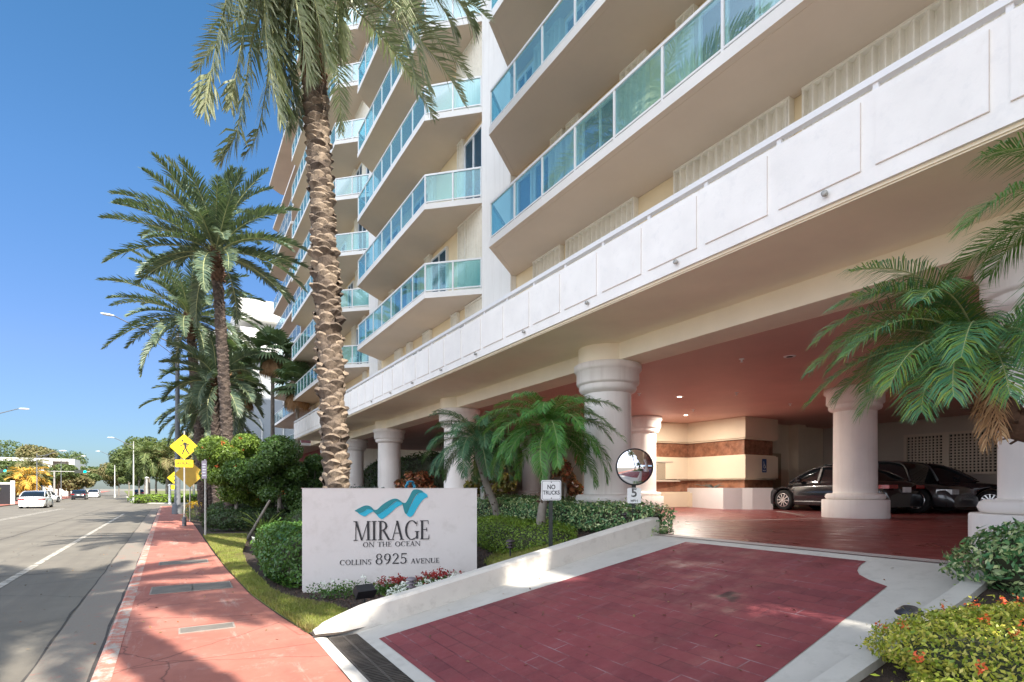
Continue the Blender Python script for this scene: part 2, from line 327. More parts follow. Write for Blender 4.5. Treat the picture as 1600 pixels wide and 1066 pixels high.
# ------------------------------------------------------------------ mesh helpers
class MB:
    def __init__(s): s.v = []; s.f = []; s.m = []; s.sm = []
    def add(s, vs, fs, mi=0, smooth=False):
        o = len(s.v); s.v += [tuple(p) for p in vs]
        for f in fs: s.f.append([i + o for i in f]); s.m.append(mi); s.sm.append(smooth)
        return s
    def box(s, x0, x1, y0, y1, z0, z1, mi=0):
        vs = [(x, y, z) for z in (z0, z1) for y in (y0, y1) for x in (x0, x1)]
        return s.add(vs, [(0, 2, 3, 1), (4, 5, 7, 6), (0, 1, 5, 4), (2, 6, 7, 3), (0, 4, 6, 2), (1, 3, 7, 5)], mi)
    def prism(s, poly, z0, z1, mi=0, mtop=None, mbot=None):
        n = len(poly); a = sum(poly[i][0] * poly[(i + 1) % n][1] - poly[(i + 1) % n][0] * poly[i][1] for i in range(n))
        if a < 0: poly = poly[::-1]
        vs = [(p[0], p[1], z0) for p in poly] + [(p[0], p[1], z1) for p in poly]
        s.add(vs, [(i, (i + 1) % n, n + (i + 1) % n, n + i) for i in range(n)], mi)
        s.add(vs, [list(range(n))[::-1]], mi if mbot is None else mbot); s.add(vs, [list(range(n, 2 * n))], mi if mtop is None else mtop)
        return s
    def beam(s, a, b, w, h, mi=0, up=(0, 0, 1)):
        a = Vector(a); b = Vector(b); d = (b - a); L = d.length
        if L < 1e-6: return s
        d /= L; u = Vector(up)
        sd = d.cross(u)
        if sd.length < 1e-4: sd = d.cross(Vector((1, 0, 0)))
        sd.normalize(); u = sd.cross(d)
        vs = [p + sd * (i * w / 2) + u * (j * h / 2) for p in (a, b) for i, j in ((-1, -1), (1, -1), (1, 1), (-1, 1))]
        return s.add(vs, [(3, 2, 1, 0), (4, 5, 6, 7), (0, 1, 5, 4), (1, 2, 6, 5), (2, 3, 7, 6), (3, 0, 4, 7)], mi)
    def tube(s, pts, rad, n=10, mi=0, cap=True, smooth=True):
        pts = [Vector(p) for p in pts]; k = len(pts)
        if not hasattr(rad, '__len__'): rad = [rad] * k
        vs = []; x = None
        for i, p in enumerate(pts):
            t = (pts[min(i + 1, k - 1)] - pts[max(i - 1, 0)]).normalized()
            if x is None: x = t.orthogonal().normalized()
            else: x = (x - t * x.dot(t)).normalized()
            y = t.cross(x)
            for j in range(n):
                a = 2 * math.pi * j / n; vs.append(p + (x * math.cos(a) + y * math.sin(a)) * rad[i])
        fs = [(i * n + j, i * n + (j + 1) % n, (i + 1) * n + (j + 1) % n, (i + 1) * n + j) for i in range(k - 1) for j in range(n)]
        s.add(vs, fs, mi, smooth)
        if cap: s.add(vs, [list(range(n))[::-1], list(range((k - 1) * n, k * n))], mi)
        return s
    def lathe(s, prof, n=32, mi=0, c=(0, 0, 0), smooth=True, axis='z', cap=True):
        vs = []
        for r, z in prof:
            for j in range(n):
                a = 2 * math.pi * j / n; x, y = r * math.cos(a), r * math.sin(a)
                if axis == 'z': q = (x, y, z)
                elif axis == 'y': q = (x, z, y)
                else: q = (z, x, y)
                vs.append((q[0] + c[0], q[1] + c[1], q[2] + c[2]))
        k = len(prof)
        fs = [(i * n + j, i * n + (j + 1) % n, (i + 1) * n + (j + 1) % n, (i + 1) * n + j) for i in range(k - 1) for j in range(n)]
        if axis == 'y': fs = [f[::-1] for f in fs]
        s.add(vs, fs, mi, smooth)
        if cap: s.add(vs, [list(range(n))[::-1], list(range((k - 1) * n, k * n))], mi)
        return s
    def build(s, name, mats, parent=None, off=(0, 0, 0)):
        me = bpy.data.meshes.new(name)
        vs = [(a - off[0], b - off[1], c - off[2]) for a, b, c in s.v]
        me.from_pydata(vs, [], s.f)
        if not isinstance(mats, (list, tuple)): mats = [mats]
        for m in mats: me.materials.append(m)
        me.polygons.foreach_set('material_index', s.m); me.polygons.foreach_set('use_smooth', s.sm)
        me.update()
        return link(name, me, parent)
def link(name, me, parent=None):
    o = bpy.data.objects.new(name, me); C.objects.link(o)
    if parent is not None: o.parent = parent
    return o
def tag(o, label=None, cat=None, group=None, kind=None):
    if label: o['label'] = label
    if cat: o['category'] = cat
    if group: o['group'] = group
    if kind: o['kind'] = kind
    return o
def thing(name, loc, rz, label, cat, group=None):
    o = bpy.data.objects.new(name, None); C.objects.link(o); o.location = loc; o.rotation_euler = (0, 0, rz)
    o.empty_display_size = .2
    return tag(o, label, cat, group)
def copy_tree(o, parent=None):
    c = o.copy(); C.objects.link(c)
    if parent is not None: c.parent = parent
    for ch in [x for x in bpy.data.objects if x.parent == o]: copy_tree(ch, c)
    return c
def struct(o): return tag(o, kind='structure')
def np_mesh(name, V, F, mats, parent=None, mi=None):
    me = bpy.data.meshes.new(name); V = np.asarray(V, dtype=np.float32); F = np.asarray(F, dtype=np.int32)
    me.vertices.add(len(V)); me.vertices.foreach_set('co', V.ravel())
    me.loops.add(F.size); me.loops.foreach_set('vertex_index', F.ravel())
    me.polygons.add(len(F)); me.polygons.foreach_set('loop_start', np.arange(0, F.size, 4, dtype=np.int32))
    me.polygons.foreach_set('loop_total', np.full(len(F), 4, dtype=np.int32))
    if not isinstance(mats, (list, tuple)): mats = [mats]
    for m in mats: me.materials.append(m)
    if mi is not None: me.polygons.foreach_set('material_index', np.asarray(mi, dtype=np.int32))
    me.update(calc_edges=True); me.validate()
    return link(name, me, parent)
def nrm(a): return a / np.maximum(np.linalg.norm(a, axis=-1, keepdims=True), 1e-9)
def leaf_arrays(P, Nn, L, W, rng, lift=.25, up=0.0):
    n = len(P); rv = rng.normal(size=(n, 3)); rv[:, 2] += up
    T = nrm(np.cross(rv, Nn)) if up == 0 else nrm(rv)
    T = nrm(T + Nn * rng.uniform(-.1, lift * 2, (n, 1)))
    B = nrm(np.cross(Nn, T)); U = np.cross(T, B)
    L = (L * rng.uniform(.7, 1.25, n))[:, None]; W = (W * rng.uniform(.75, 1.2, n))[:, None]
    a = P - T * L * .5; c = P + T * L * .5; m = P + U * W * .18
    V = np.stack([a, m + B * W * .5, c, m - B * W * .5], 1).reshape(-1, 3)
    F = np.arange(4 * n).reshape(n, 4)
    return V, F
def merge(parts):
    Vs = []; Fs = []; Ms = []; o = 0
    for V, F, mi in parts:
        Vs.append(V); Fs.append(F + o); Ms.append(np.full(len(F), mi)); o += len(V)
    return np.concatenate(Vs), np.concatenate(Fs), np.concatenate(Ms)

# ------------------------------------------------------------------ foliage builders
def superbox(n, rng, hx, hy, h, p=4.0, amp=.06):
    H = np.array([hx, hy, h / 2]); out = []; cnt = 0
    while cnt < n:
        d = nrm(rng.normal(size=(n * 3 + 10, 3))); d = d[d[:, 2] > -.75]
        k = (np.abs(d) ** p).sum(1) ** (-1 / p); q = d * k[:, None]
        g = nrm(np.sign(q) * np.abs(q) ** (p - 1)); wt = np.linalg.norm(g / H, axis=1); wt /= (1 / H).max()
        d = d[rng.uniform(size=len(d)) < wt]; out.append(d); cnt += len(d)
    d = np.concatenate(out)[:n]
    k = (np.abs(d) ** p).sum(1) ** (-1 / p)
    q = d * k[:, None]
    g = nrm(np.sign(q) * np.abs(q) ** (p - 1))
    wob = 1 + amp * (np.sin(q[:, 0] * 5.1 + q[:, 1] * 3.3) + np.sin(q[:, 1] * 7.7 + q[:, 2] * 4.1 + 1))
    q = q * wob[:, None]
    return q * H + np.array([0, 0, h / 2]), nrm(g / H)
def hedge(name, loc, rz, hx, hy, h, n, leaf, mat, label, cat='hedge', seed=1, p=5, flowers=None, group=None, wid=.5, lift=.25, core=M['twig'], depth=.12):
    rng = np.random.default_rng(seed)
    t = thing(name, loc, rz, label, cat, group)
    P, Nn = superbox(n, rng, hx, hy, h, p)
    P = P - Nn * (rng.uniform(0, 1, (len(P), 1)) ** 1.5) * depth + rng.normal(size=P.shape) * leaf * .18
    st = rng.uniform(size=len(P)) < .035; P[st] += Nn[st] * rng.uniform(.02, .09, (st.sum(), 1))
    Nj = nrm(Nn + rng.normal(size=P.shape) * .55)
    V, F = leaf_arrays(P, Nj, leaf * rng.choice([.75, 1, 1.25], len(P)), leaf * wid, rng, lift)
    np_mesh('foliage', V, F, mat, t)
    # twiggy inside
    Pc, _ = superbox(1, rng, 1, 1, 1)
    mb = MB(); k = 20; rows = 9
    vs = []
    for i in range(rows + 1):
        ph = -.9 + (math.pi / 2 + .9) * i / rows
        for j in range(k):
            th = 2 * math.pi * j / k
            d = np.array([math.cos(ph) * math.cos(th), math.cos(ph) * math.sin(th), math.sin(ph)])
            q = d * (np.abs(d) ** p).sum() ** (-1 / p)
            vs.append((q[0] * (hx - depth), q[1] * (hy - depth), h / 2 + q[2] * (h / 2 - depth * .8)))
    fs = [(i * k + j, i * k + (j + 1) % k, (i + 1) * k + (j + 1) % k, (i + 1) * k + j) for i in range(rows) for j in range(k)]
    mb.add(vs, fs).build('branches', core, t)
    if flowers:
        fm, cnt, fs_, per = flowers
        Pf, Nf = superbox(cnt, rng, hx, hy, h, p); Pf = Pf + Nf * .02
        keep = Pf[:, 2] > h * .3; Pf = Pf[keep]; Nf = Nf[keep]
        Pp = np.repeat(Pf, per, 0) + rng.normal(size=(len(Pf) * per, 3)) * fs_ * .7; Np = nrm(np.repeat(Nf, per, 0) + rng.normal(size=(len(Pf) * per, 3)) * .6)
        V, F = leaf_arrays(Pp, Np, fs_, fs_ * .6, rng); np_mesh('blossoms', V, F, fm, t)
    return t
def lobes_cloud(n, rng, lobes):
    vol = np.array([l[3] * l[4] * l[5] for l in lobes]) ** .67; vol /= vol.sum()
    idx = rng.choice(len(lobes), n, p=vol); Lb = np.array(lobes)[idx]
    d = nrm(rng.normal(size=(n, 3))); r = rng.uniform(.25, 1, (n, 1)) ** .45
    P = Lb[:, :3] + d * r * Lb[:, 3:6]
    return P, d
def broad_tree(name, loc, h, cr, n, leaf, mat, label, cat='tree', seed=1, group=None, trunk=M['trunkgrey'], tr=.12, cz=.62, nl=9, flat=.75, flowers=None, base=.32):
    rng = np.random.default_rng(seed); r2 = random.Random(seed)
    t = thing(name, loc, r2.uniform(0, 6), label, cat, group)
    lobes = []
    for i in range(nl):
        a = i * 2.4 + r2.random(); rr = cr * .78 * math.sqrt((i + .3) / nl)
        z = h * (base + (1 - base) * r2.uniform(.25, .8)); s = cr * r2.uniform(.20, .50)
        lobes.append((rr * math.cos(a), rr * math.sin(a), min(z, h - s * flat), s, s, s * flat))
    P, d = lobes_cloud(n, rng, lobes); Nj = nrm(d + rng.normal(size=P.shape) * .7 + np.array([0, 0, .4]))
    V, F = leaf_arrays(P, Nj, leaf, leaf * .55, rng, .2); np_mesh('crown', V, F, mat, t)
    mb = MB(); top = h * .5
    mb.tube([(0, 0, 0), (cr * .03, 0, top * .5), (0, cr * .04, top)], [tr * 1.25, tr, tr * .75], 8)
    for i in range(min(nl, 7)):
        l = lobes[i]; mb.tube([(0, 0, top * r2.uniform(.6, .95)), (l[0] * .5, l[1] * .5, (top + l[2]) / 2), (l[0], l[1], l[2])], [tr * .55, tr * .35, tr * .12], 6)
    mb.build('trunk', trunk, t)
    if flowers:
        fm, cnt, fs_, per = flowers
        Pf, df = lobes_cloud(cnt, rng, lobes); Pp = np.repeat(Pf, per, 0) + rng.normal(size=(len(Pf) * per, 3)) * fs_ * .6
        V, F = leaf_arrays(Pp, nrm(np.repeat(df, per, 0) + rng.normal(size=Pp.shape) * .5), fs_, fs_ * .6, rng); np_mesh('blossoms', V, F, fm, t)
    return t

def frond(base, az, e0, e1, L, nl, ll, lw, rng, p=1.0, v=.25, droop=.5, twist=0, start=.12, rib=.012, fwd=(30, 68), jit=.12, path=None):
    """pinnate frond: returns leaf arrays and rib arrays"""
    m = 22; s = np.linspace(0, 1, m); el = e0 + (e1 - e0) * s ** p
    dx = np.cos(el); dz = np.sin(el); st = L / (m - 1)
    H = np.concatenate([[0], np.cumsum((dx[1:] + dx[:-1]) / 2 * st)]); Z = np.concatenate([[0], np.cumsum((dz[1:] + dz[:-1]) / 2 * st)])
    ca, sa = math.cos(az), math.sin(az)
    bend = rng.uniform(-.12, .12) * L
    side0 = np.array([-sa, ca, 0])
    P = np.stack([base[0] + ca * H, base[1] + sa * H, base[2] + Z], 1) + side0 * (bend * s ** 2)[:, None]
    if path is not None:
        q = np.array(path, float); c_ = np.linspace(0, len(q) - 1, m); P = np.zeros((m, 3))
        for j_, u_ in enumerate(c_):
            i_ = min(int(u_), len(q) - 2); f_ = u_ - i_; a0 = q[max(i_ - 1, 0)]; a1 = q[i_]; a2 = q[i_ + 1]; a3 = q[min(i_ + 2, len(q) - 1)]
            P[j_] = .5 * (2 * a1 + (a2 - a0) * f_ + (2 * a0 - 5 * a1 + 4 * a2 - a3) * f_ ** 2 + (3 * a1 - a0 - 3 * a2 + a3) * f_ ** 3)
    T = nrm(np.gradient(P, axis=0))
    si = np.linspace(start, .995, nl) + rng.uniform(-.3, .3, nl) / nl; si = np.clip(si, 0, 1)
    Pi = np.stack([np.interp(si, s, P[:, k]) for k in range(3)], 1); Ti = nrm(np.stack([np.interp(si, s, T[:, k]) for k in range(3)], 1))
    Si = nrm(np.cross(Ti, np.tile(np.array([0, 0, 1.0]), (nl, 1)) + 1e-4)); bad = np.abs(Ti[:, 2]) > .97
    Si[bad] = -side0
    Ui = nrm(np.cross(Si, Ti))
    tw = twist * si; Si, Ui = Si * np.cos(tw)[:, None] + Ui * np.sin(tw)[:, None], Ui * np.cos(tw)[:, None] - Si * np.sin(tw)[:, None]
    parts = []
    prof = np.clip(np.sin(np.pi * (.12 + .84 * (si - start) / (1 - start))), .05, 1) ** .55
    for sg in (1, -1):
        a = np.radians(fwd[0] + (fwd[1] - fwd[0]) * si ** 1.5) + rng.normal(size=nl) * jit
        vv = v + rng.normal(size=nl) * jit * 1.3
        D = nrm(Si * (sg * np.cos(a))[:, None] + Ti * np.sin(a)[:, None] + Ui * vv[:, None])
        ln = (ll * prof * rng.uniform(.85, 1.1, nl))[:, None]
        W = nrm(Ti - D * (Ti * D).sum(1, keepdims=True)) * lw
        mid = Pi + D * ln * .5; D2 = nrm(D + np.array([0, 0, -droop]) * rng.uniform(.6, 1.3, (nl, 1))); tip = mid + D2 * ln * .5
        Vx = np.stack([Pi - W * .35, Pi + W * .35, mid + W * .5, mid - W * .5, tip + W * .06, tip - W * .06], 1).reshape(-1, 3)
        b = np.arange(nl)[:, None] * 6
        Fx = np.concatenate([b + np.array([0, 1, 2, 3]), b + np.array([3, 2, 4, 5])])
        parts.append((Vx, Fx, 0))
    # rib: 3-sided tube
    k = 4; th = np.linspace(0, 2 * np.pi, k, endpoint=False)
    Sr = nrm(np.cross(T, np.tile(np.array([.01, .013, 1.0]), (m, 1)))); Ur = np.cross(Sr, T)
    rr = (rib * (1.15 - s))[:, None]
    ring = np.stack([P + (Sr * math.cos(q) + Ur * math.sin(q)) * rr for q in th], 1).reshape(-1, 3)
    i = np.arange(m - 1)[:, None]; fr = []
    for j in range(k): fr.append(np.concatenate([i * k + j, i * k + (j + 1) % k, (i + 1) * k + (j + 1) % k, (i + 1) * k + j], 1))
    parts.append((ring, np.concatenate(fr), 1))
    return parts
def crown(t, c, specs, rng, mat, ribm=M['rachis'], name='crown', **kw):
    parts = []
    for sp in specs:
        k = dict(kw); k.update(sp[4] if len(sp) > 4 else {})
        parts += frond(c, sp[0], sp[1], sp[2], sp[3], rng=rng, **k)
    V, F, mi = merge(parts)
    return np_mesh(name, V, F, [mat, ribm], t, mi)
def boots(mb, center, rfun, z0, z1, rowh, width, prot, rng, mi=0, mifun=None, phase=0):
    """spiral of cut leaf bases: wedge with an overhanging curved lip"""
    z = z0; row = 0
    while z < z1:
        f = (z - z0) / (z1 - z0); wd = width(f); rh = rowh(f); pr = prot(f); r = rfun(z)
        n = max(5, int(round(2 * math.pi * r / wd)))
        for j in range(n):
            a = 2 * math.pi * (j + (row % 2) * .5) / n + rng.uniform(-.09, .09) + phase
            zz = z + rng.uniform(-.2, .2) * rh + rh * .5 * (j % 2) * .4; cx, cy = center(zz)
            hw = (math.pi / n) * rng.uniform(.85, 1.12); p2 = pr * (rng.uniform(.15, .4) if rng.uniform() < .16 else rng.uniform(.55, 1.5)); h = rh * rng.uniform(1.0, 1.35)
            def pt(da, rad, dz): return (cx + math.cos(a + da) * rad, cy + math.sin(a + da) * rad, zz + dz)
            Q = (-1, -.6, -.2, .2, .6, 1); k = len(Q); jl = [rng.uniform(.8, 1.2) for _ in Q]
            rings = [[pt(hw * q * .45, r - .01, -.15 * h) for q in Q],
                     [pt(hw * q * .85, r + p2 * .40 * (1 - .5 * q * q), h * (.30 - .05 * abs(q))) for q in Q],
                     [pt(hw * q, r + p2 * (1 - .5 * q * q) * jl[i], h * (.66 - .22 * q * q + rng.uniform(-.05, .05))) for i, q in enumerate(Q)],
                     [pt(hw * q * .95, r + p2 * .85 * (1 - .6 * q * q) * jl[i], h * (.84 - .26 * q * q)) for i, q in enumerate(Q)],
                     [pt(hw * q * .85, r - .012, h * (.94 - .22 * q * q)) for q in Q]]
            mm = mi if mifun is None else mifun(zz, rng)
            mb.add(sum(rings, []), [(a_ * k + i, a_ * k + i + 1, (a_ + 1) * k + i + 1, (a_ + 1) * k + i) for a_ in range(4) for i in range(k - 1)], mm)
        z += rh * .62; row += 1
def fan_palm(name, loc, h, rad, label, seed, group=None, skirt=True, lean=0.0, trunkr=.16, nf=30):
    rng = np.random.default_rng(seed); r2 = random.Random(seed)
    t = thing(name, loc, r2.uniform(0, 6), label, 'palm tree', group)
    MB().tube([(0, 0, -.1), (lean * .4, 0, h * .5), (lean, 0, h)], [trunkr * 1.2, trunkr * .95, trunkr * .8], 10).build('trunk', M['trunkgrey'], t)
    parts = []; dead = []
    for i in range(nf + (14 if skirt else 0)):
        isd = i >= nf; az = i * 2.399 + r2.uniform(-.3, .3)
        el = r2.uniform(-1.3, -1.0) if isd else math.radians(80 - 115 * (i / nf))
        pl = rad * (.35 if isd else .5); fl = rad * (.55 if isd else .58)
        d = np.array([math.cos(az) * math.cos(el), math.sin(az) * math.cos(el), math.sin(el)])
        c0 = np.array([lean, 0, h]); hub = c0 + d * pl
        sd = nrm(np.cross(d, [0.01, 0, 1.0])); u = np.cross(sd, d)
        k = 17; ang = np.linspace(-1.9, 1.9, k) * (0.4 if isd else 1)
        D = d * np.cos(ang)[:, None] + sd * np.sin(ang)[:, None]; W = (-d * np.sin(ang)[:, None] + sd * np.cos(ang)[:, None]) * fl * (.05 if isd else .085)
        ln = fl * (1 - .25 * np.abs(ang) / 1.9)[:, None]
        mid = hub + D * ln * .6 + u * .04; tip = hub + D * ln + np.array([0, 0, -1]) * ln * r2.uniform(.15, .4)
        Vx = np.stack([hub - W * .2, hub + W * .2, mid + W, mid - W, tip + W * .1, tip - W * .1] if False else [np.tile(hub, (k, 1)) - W * .2, np.tile(hub, (k, 1)) + W * .2, mid + W, mid - W, tip + W * .1, tip - W * .1], 1).reshape(-1, 3)
        b = np.arange(k)[:, None] * 6; Fx = np.concatenate([b + np.array([0, 1, 2, 3]), b + np.array([3, 2, 4, 5])])
        pw = sd * .018; pet = np.array([c0 - pw, c0 + pw, hub + pw, hub - pw]); (dead if isd else parts).append((Vx, Fx, 0)); (dead if isd else parts).append((pet, np.array([[0, 1, 2, 3]]), 0))
    V, F, mi = merge(parts); np_mesh('crown', V, F, M['fan'], t)
    if dead: V, F, mi = merge(dead); np_mesh('dead_skirt', V, F, M['deadfrond'], t)
    return t
def text_part(name, body, size, mat, parent, loc, rot, ex=.002, sx=1, align='CENTER'):
    c = bpy.data.curves.new('txt', 'FONT'); c.body = body; c.size = size; c.extrude = ex; c.offset = size * .02; c.align_x = align; c.align_y = 'CENTER'
    ob = bpy.data.objects.new('txt', c); me = bpy.data.meshes.new_from_object(ob)
    bpy.data.objects.remove(ob); me.name = name; me.materials.clear(); me.materials.append(mat)
    for v in me.vertices: v.co.x *= sx
    o = link(name, me, parent); o.location = loc; o.rotation_euler = rot
    return o
#SPLIT1
# ================================================================== THE SETTING
def smooth(a, b, x):
    t = max(0, min(1, (x - a) / (b - a))); return t * t * (3 - 2 * t)
COURT = .92
def rampz(x): return max(0, min(COURT, .1957 * (x - 1.6)))
def bedz(x, y):
    z = COURT * smooth(3.2, 6.8, x)
    if y > 4: k = smooth(9.5, 6.6, y) if False else 1 - smooth(6.8, 8.6, y); z = z * (1 - k) + max(z, rampz(x) + .02) * k
    return min(z, COURT - .012)
RX = lambda y: -.58 - .02 * y                      # kerb line of the pavement
g = MB(); g.add([(-900, -900, -.17), (900, -900, -.17), (900, 1500, -.17), (-900, 1500, -.17)], [(0, 1, 2, 3)])
struct(g.build('ground', M['ground']))
rd = MB(); ys = [-40, 0, 30, 60, 72, 86, 130, 200, 420]
rx = [RX(-40), RX(0), RX(30), RX(60), -.9, -5.6, -9.2, -14.5, -32]; lx = [-13.4, -14, -14.3, -14.6, -14.8, -15, -17.0, -21.5, -39]
vs = []; 
for y, a, b_ in zip(ys, rx, lx): vs += [(b_, y, -.10), (a, y, -.10)]
rd.add(vs, [(2 * i, 2 * i + 1, 2 * i + 3, 2 * i + 2) for i in range(len(ys) - 1)])
rd.add([(RX(60), 60, -.10), (40, 60, -.10), (40, 71, -.10), (-.9, 72, -.10)], [(0, 1, 2, 3)])
struct(rd.build('road', M['road']))
# gutter strip with worn red paint, lane line
def strip(name, f0, f1, y0, y1, z, mat, n=30):
    mb = MB(); vs = []
    for i in range(n + 1):
        y = y0 + (y1 - y0) * i / n; vs += [(f0(y), y, z), (f1(y), y, z)]
    mb.add(vs, [(2 * i, 2 * i + 1, 2 * i + 3, 2 * i + 2) for i in range(n)]); return struct(mb.build(name, mat))
strip('gutter', lambda y: RX(y) - .52, lambda y: RX(y) - .01, -10, 58, -.094, M['gutter'])
strip('lane_line', lambda y: -2.62 - .019 * y, lambda y: -2.48 - .019 * y, -5, 46, -.094, M['lane'])
strip('far_lane_line', lambda y: -8.1 - .01 * y, lambda y: -7.98 - .01 * y, 4, 60, -.094, M['lane'])
strip('far_lane_line', lambda y: -8.35 - .01 * y, lambda y: -8.23 - .01 * y, 4, 60, -.094, M['lane'])
# kerb
kb = MB(); n = 60; vs = []
for i in range(n + 1):
    y = -12 + 72 * i / n; x = RX(y)
    vs += [(x, y, -.12), (x + .02, y, -.012), (x + .05, y, .002), (x + .17, y, .003), (x + .17, y, -.12)]
kb.add(vs, [(5 * i + j, 5 * i + j + 1, 5 * i + j + 6, 5 * i + j + 5) for i in range(n) for j in range(4)])
struct(kb.build('kerb', M['kerbred']))
SWR = [(-12, 1.22), (4.4, 1.22), (5.4, 1.24), (6.4, 1.24), (7.5, 1.08), (9.3, .9), (12.6, .76), (16.6, .66), (25.8, .50), (40, .2), (60, -.2)]
def swr(y):
    for (a, b_), (c_, d_) in zip(SWR, SWR[1:]):
        if a <= y <= c_: return b_ + (d_ - b_) * (y - a) / (c_ - a)
    return SWR[-1][1]
strip('sidewalk', lambda y: RX(y) + .17, swr, -12, 60, 0.0, M['walk'], 90)
# edging line of the pavement (red kerb ribbon)
strip('edging', lambda y: swr(y) - .10, lambda y: swr(y), 6.5, 30, .004, pm('edging_red', (.40, .15, .11), .15, 5, .8), 60)
M['edge'] = pm('cover_edge', (.26, .22, .19), .2, 8, .8)
def seam(f, y0, y1, w_, label='road_seam'):
    mb = MB(); vs = []; n = 90; r_ = random.Random(int(w_ * 1e4))
    off = 0
    for i in range(n + 1):
        y = y0 + (y1 - y0) * i / n; off = off * .8 + r_.uniform(-.02, .02); ww = w_ * r_.uniform(.4, 1.3); vs += [(f(y) + off - ww / 2, y, -.0925), (f(y) + off + ww / 2, y, -.0925)]
    mb.add(vs, [(2 * i, 2 * i + 1, 2 * i + 3, 2 * i + 2) for i in range(n)]); struct(mb.build(label, M['tar']))
M['tar'] = pm('tar_seam', (.06, .052, .045), .3, 12, .85)
seam(lambda y: RX(y) - .53, 1, 50, .022); seam(lambda y: -4.9 - .015 * y, 6, 58, .03); seam(lambda y: RX(y) - .012, 1, 58, .03)
for yy in (14.5, 26, 41): 
    mb = MB(); vs = []; r_ = random.Random(int(yy))
    for i in range(31): x = -13.8 + (RX(yy) - .55 + 13.8) * i / 30; o_ = r_.uniform(-.03, .03); vs += [(x, yy + o_ - .014, -.0922), (x, yy + o_ + .014, -.0922)]
    mb.add(vs, [(2 * i, 2 * i + 2, 2 * i + 3, 2 * i + 1) for i in range(30)]); struct(mb.build('road_seam', M['tar']))
# utility covers let into the pavement
def cover(x0, x1, y0, y1, label, bars=0):
    t = thing('utility_cover', ((x0 + x1) / 2, (y0 + y1) / 2, 0), 0, label, 'utility cover')
    w_, d_ = (x1 - x0) / 2, (y1 - y0) / 2
    MB().box(-w_, w_, -d_, d_, -.01, .006).build('lid', M['cover'], t)
    f = MB()
    for a in ((-w_ - .02, -w_, -d_ - .02, d_ + .02), (w_, w_ + .02, -d_ - .02, d_ + .02), (-w_, w_, -d_ - .02, -d_), (-w_, w_, d_, d_ + .02)): f.box(*a, -.01, .009)
    f.build('frame', M['edge'], t)
    if bars: MB().box(-.008, .008, -d_, d_, -.01, .0085).build('seam', M['black'], t)
cover(-.42, .70, 10.15, 10.85, 'wide grey steel cover across the red sidewalk, split by a dark seam', 1)
cover(-.42, .48, 13.9, 14.5, 'grey slab cover in the sidewalk beyond the split steel one')
cover(-.02, .52, 7.25, 7.5, 'narrow grey cover strip nearest the camera in the red sidewalk')

# planting bed terrain: lawn + mulch
def terrain(name, xs, ys_, zf, mat, dz=0):
    mb = MB(); nx, ny = len(xs), len(ys_)
    mb.add([(x, y, zf(x, y) + dz) for y in ys_ for x in xs], [(j * nx + i, j * nx + i + 1, (j + 1) * nx + i + 1, (j + 1) * nx + i) for j in range(ny - 1) for i in range(nx - 1)], 0, True)
    return struct(mb.build(name, mat))
mb = MB(); NY = 70; NX = 26; vs = []
for j in range(NY + 1):
    y = 6.25 + (60 - 6.25) * (j / NY) ** 1.5
    for i in range(NX + 1):
        x0 = max(swr(y), 1.2 if y < 6.6 else -9); x = x0 + (9.6 - x0) * i / NX; vs.append((x, y, bedz(x, y) - .004 + (.0 if i else 0)))
mb.add(vs, [(j * (NX + 1) + i, j * (NX + 1) + i + 1, (j + 1) * (NX + 1) + i + 1, (j + 1) * (NX + 1) + i) for j in range(NY) for i in range(NX)], 0, True)
struct(mb.build('planting_bed', M['soil']))
LAWN = [(1.22, 6.5), (1.9, 6.6), (1.75, 7.6), (1.35, 8.5), (1.2, 9.3), (1.15, 12.5), (1.25, 15), (1.6, 18), (1.9, 21), (.62, 21.5), (.7, 16.6), (.78, 12.6), (.92, 9.3), (1.1, 7.5)]
def inpoly(x, y, P):
    c = False; n = len(P)
    for i in range(n):
        x1, y1 = P[i]; x2, y2 = P[(i + 1) % n]
        if (y1 > y) != (y2 > y) and x < (x2 - x1) * (y - y1) / (y2 - y1) + x1: c = not c
    return c
mb = MB(); mb.prism(LAWN, -.02, .022); struct(mb.build('lawn', M['turf']))
LAWN2 = [(4.45, 8.05), (3.9, 6.5), (5.0, 6.5), (5.4, 7.6), (5.2, 8.9), (4.6, 8.6)]
mb = MB(); st = 14
for i in range(st):
    x0 = 3.9 + 1.6 * i / st; x1 = 3.9 + 1.6 * (i + 1) / st
    for j in range(14):
        y0 = 6.4 + 2.6 * j / 14; y1 = y0 + 2.6 / 14
        if inpoly((x0 + x1) / 2, (y0 + y1) / 2, LAWN2): mb.add([(x0, y0, bedz(x0, y0) + .012), (x1, y0, bedz(x1, y0) + .012), (x1, y1, bedz(x1, y1) + .012), (x0, y1, bedz(x0, y1) + .012)], [(0, 1, 2, 3)])
struct(mb.build('lawn', M['turf']))
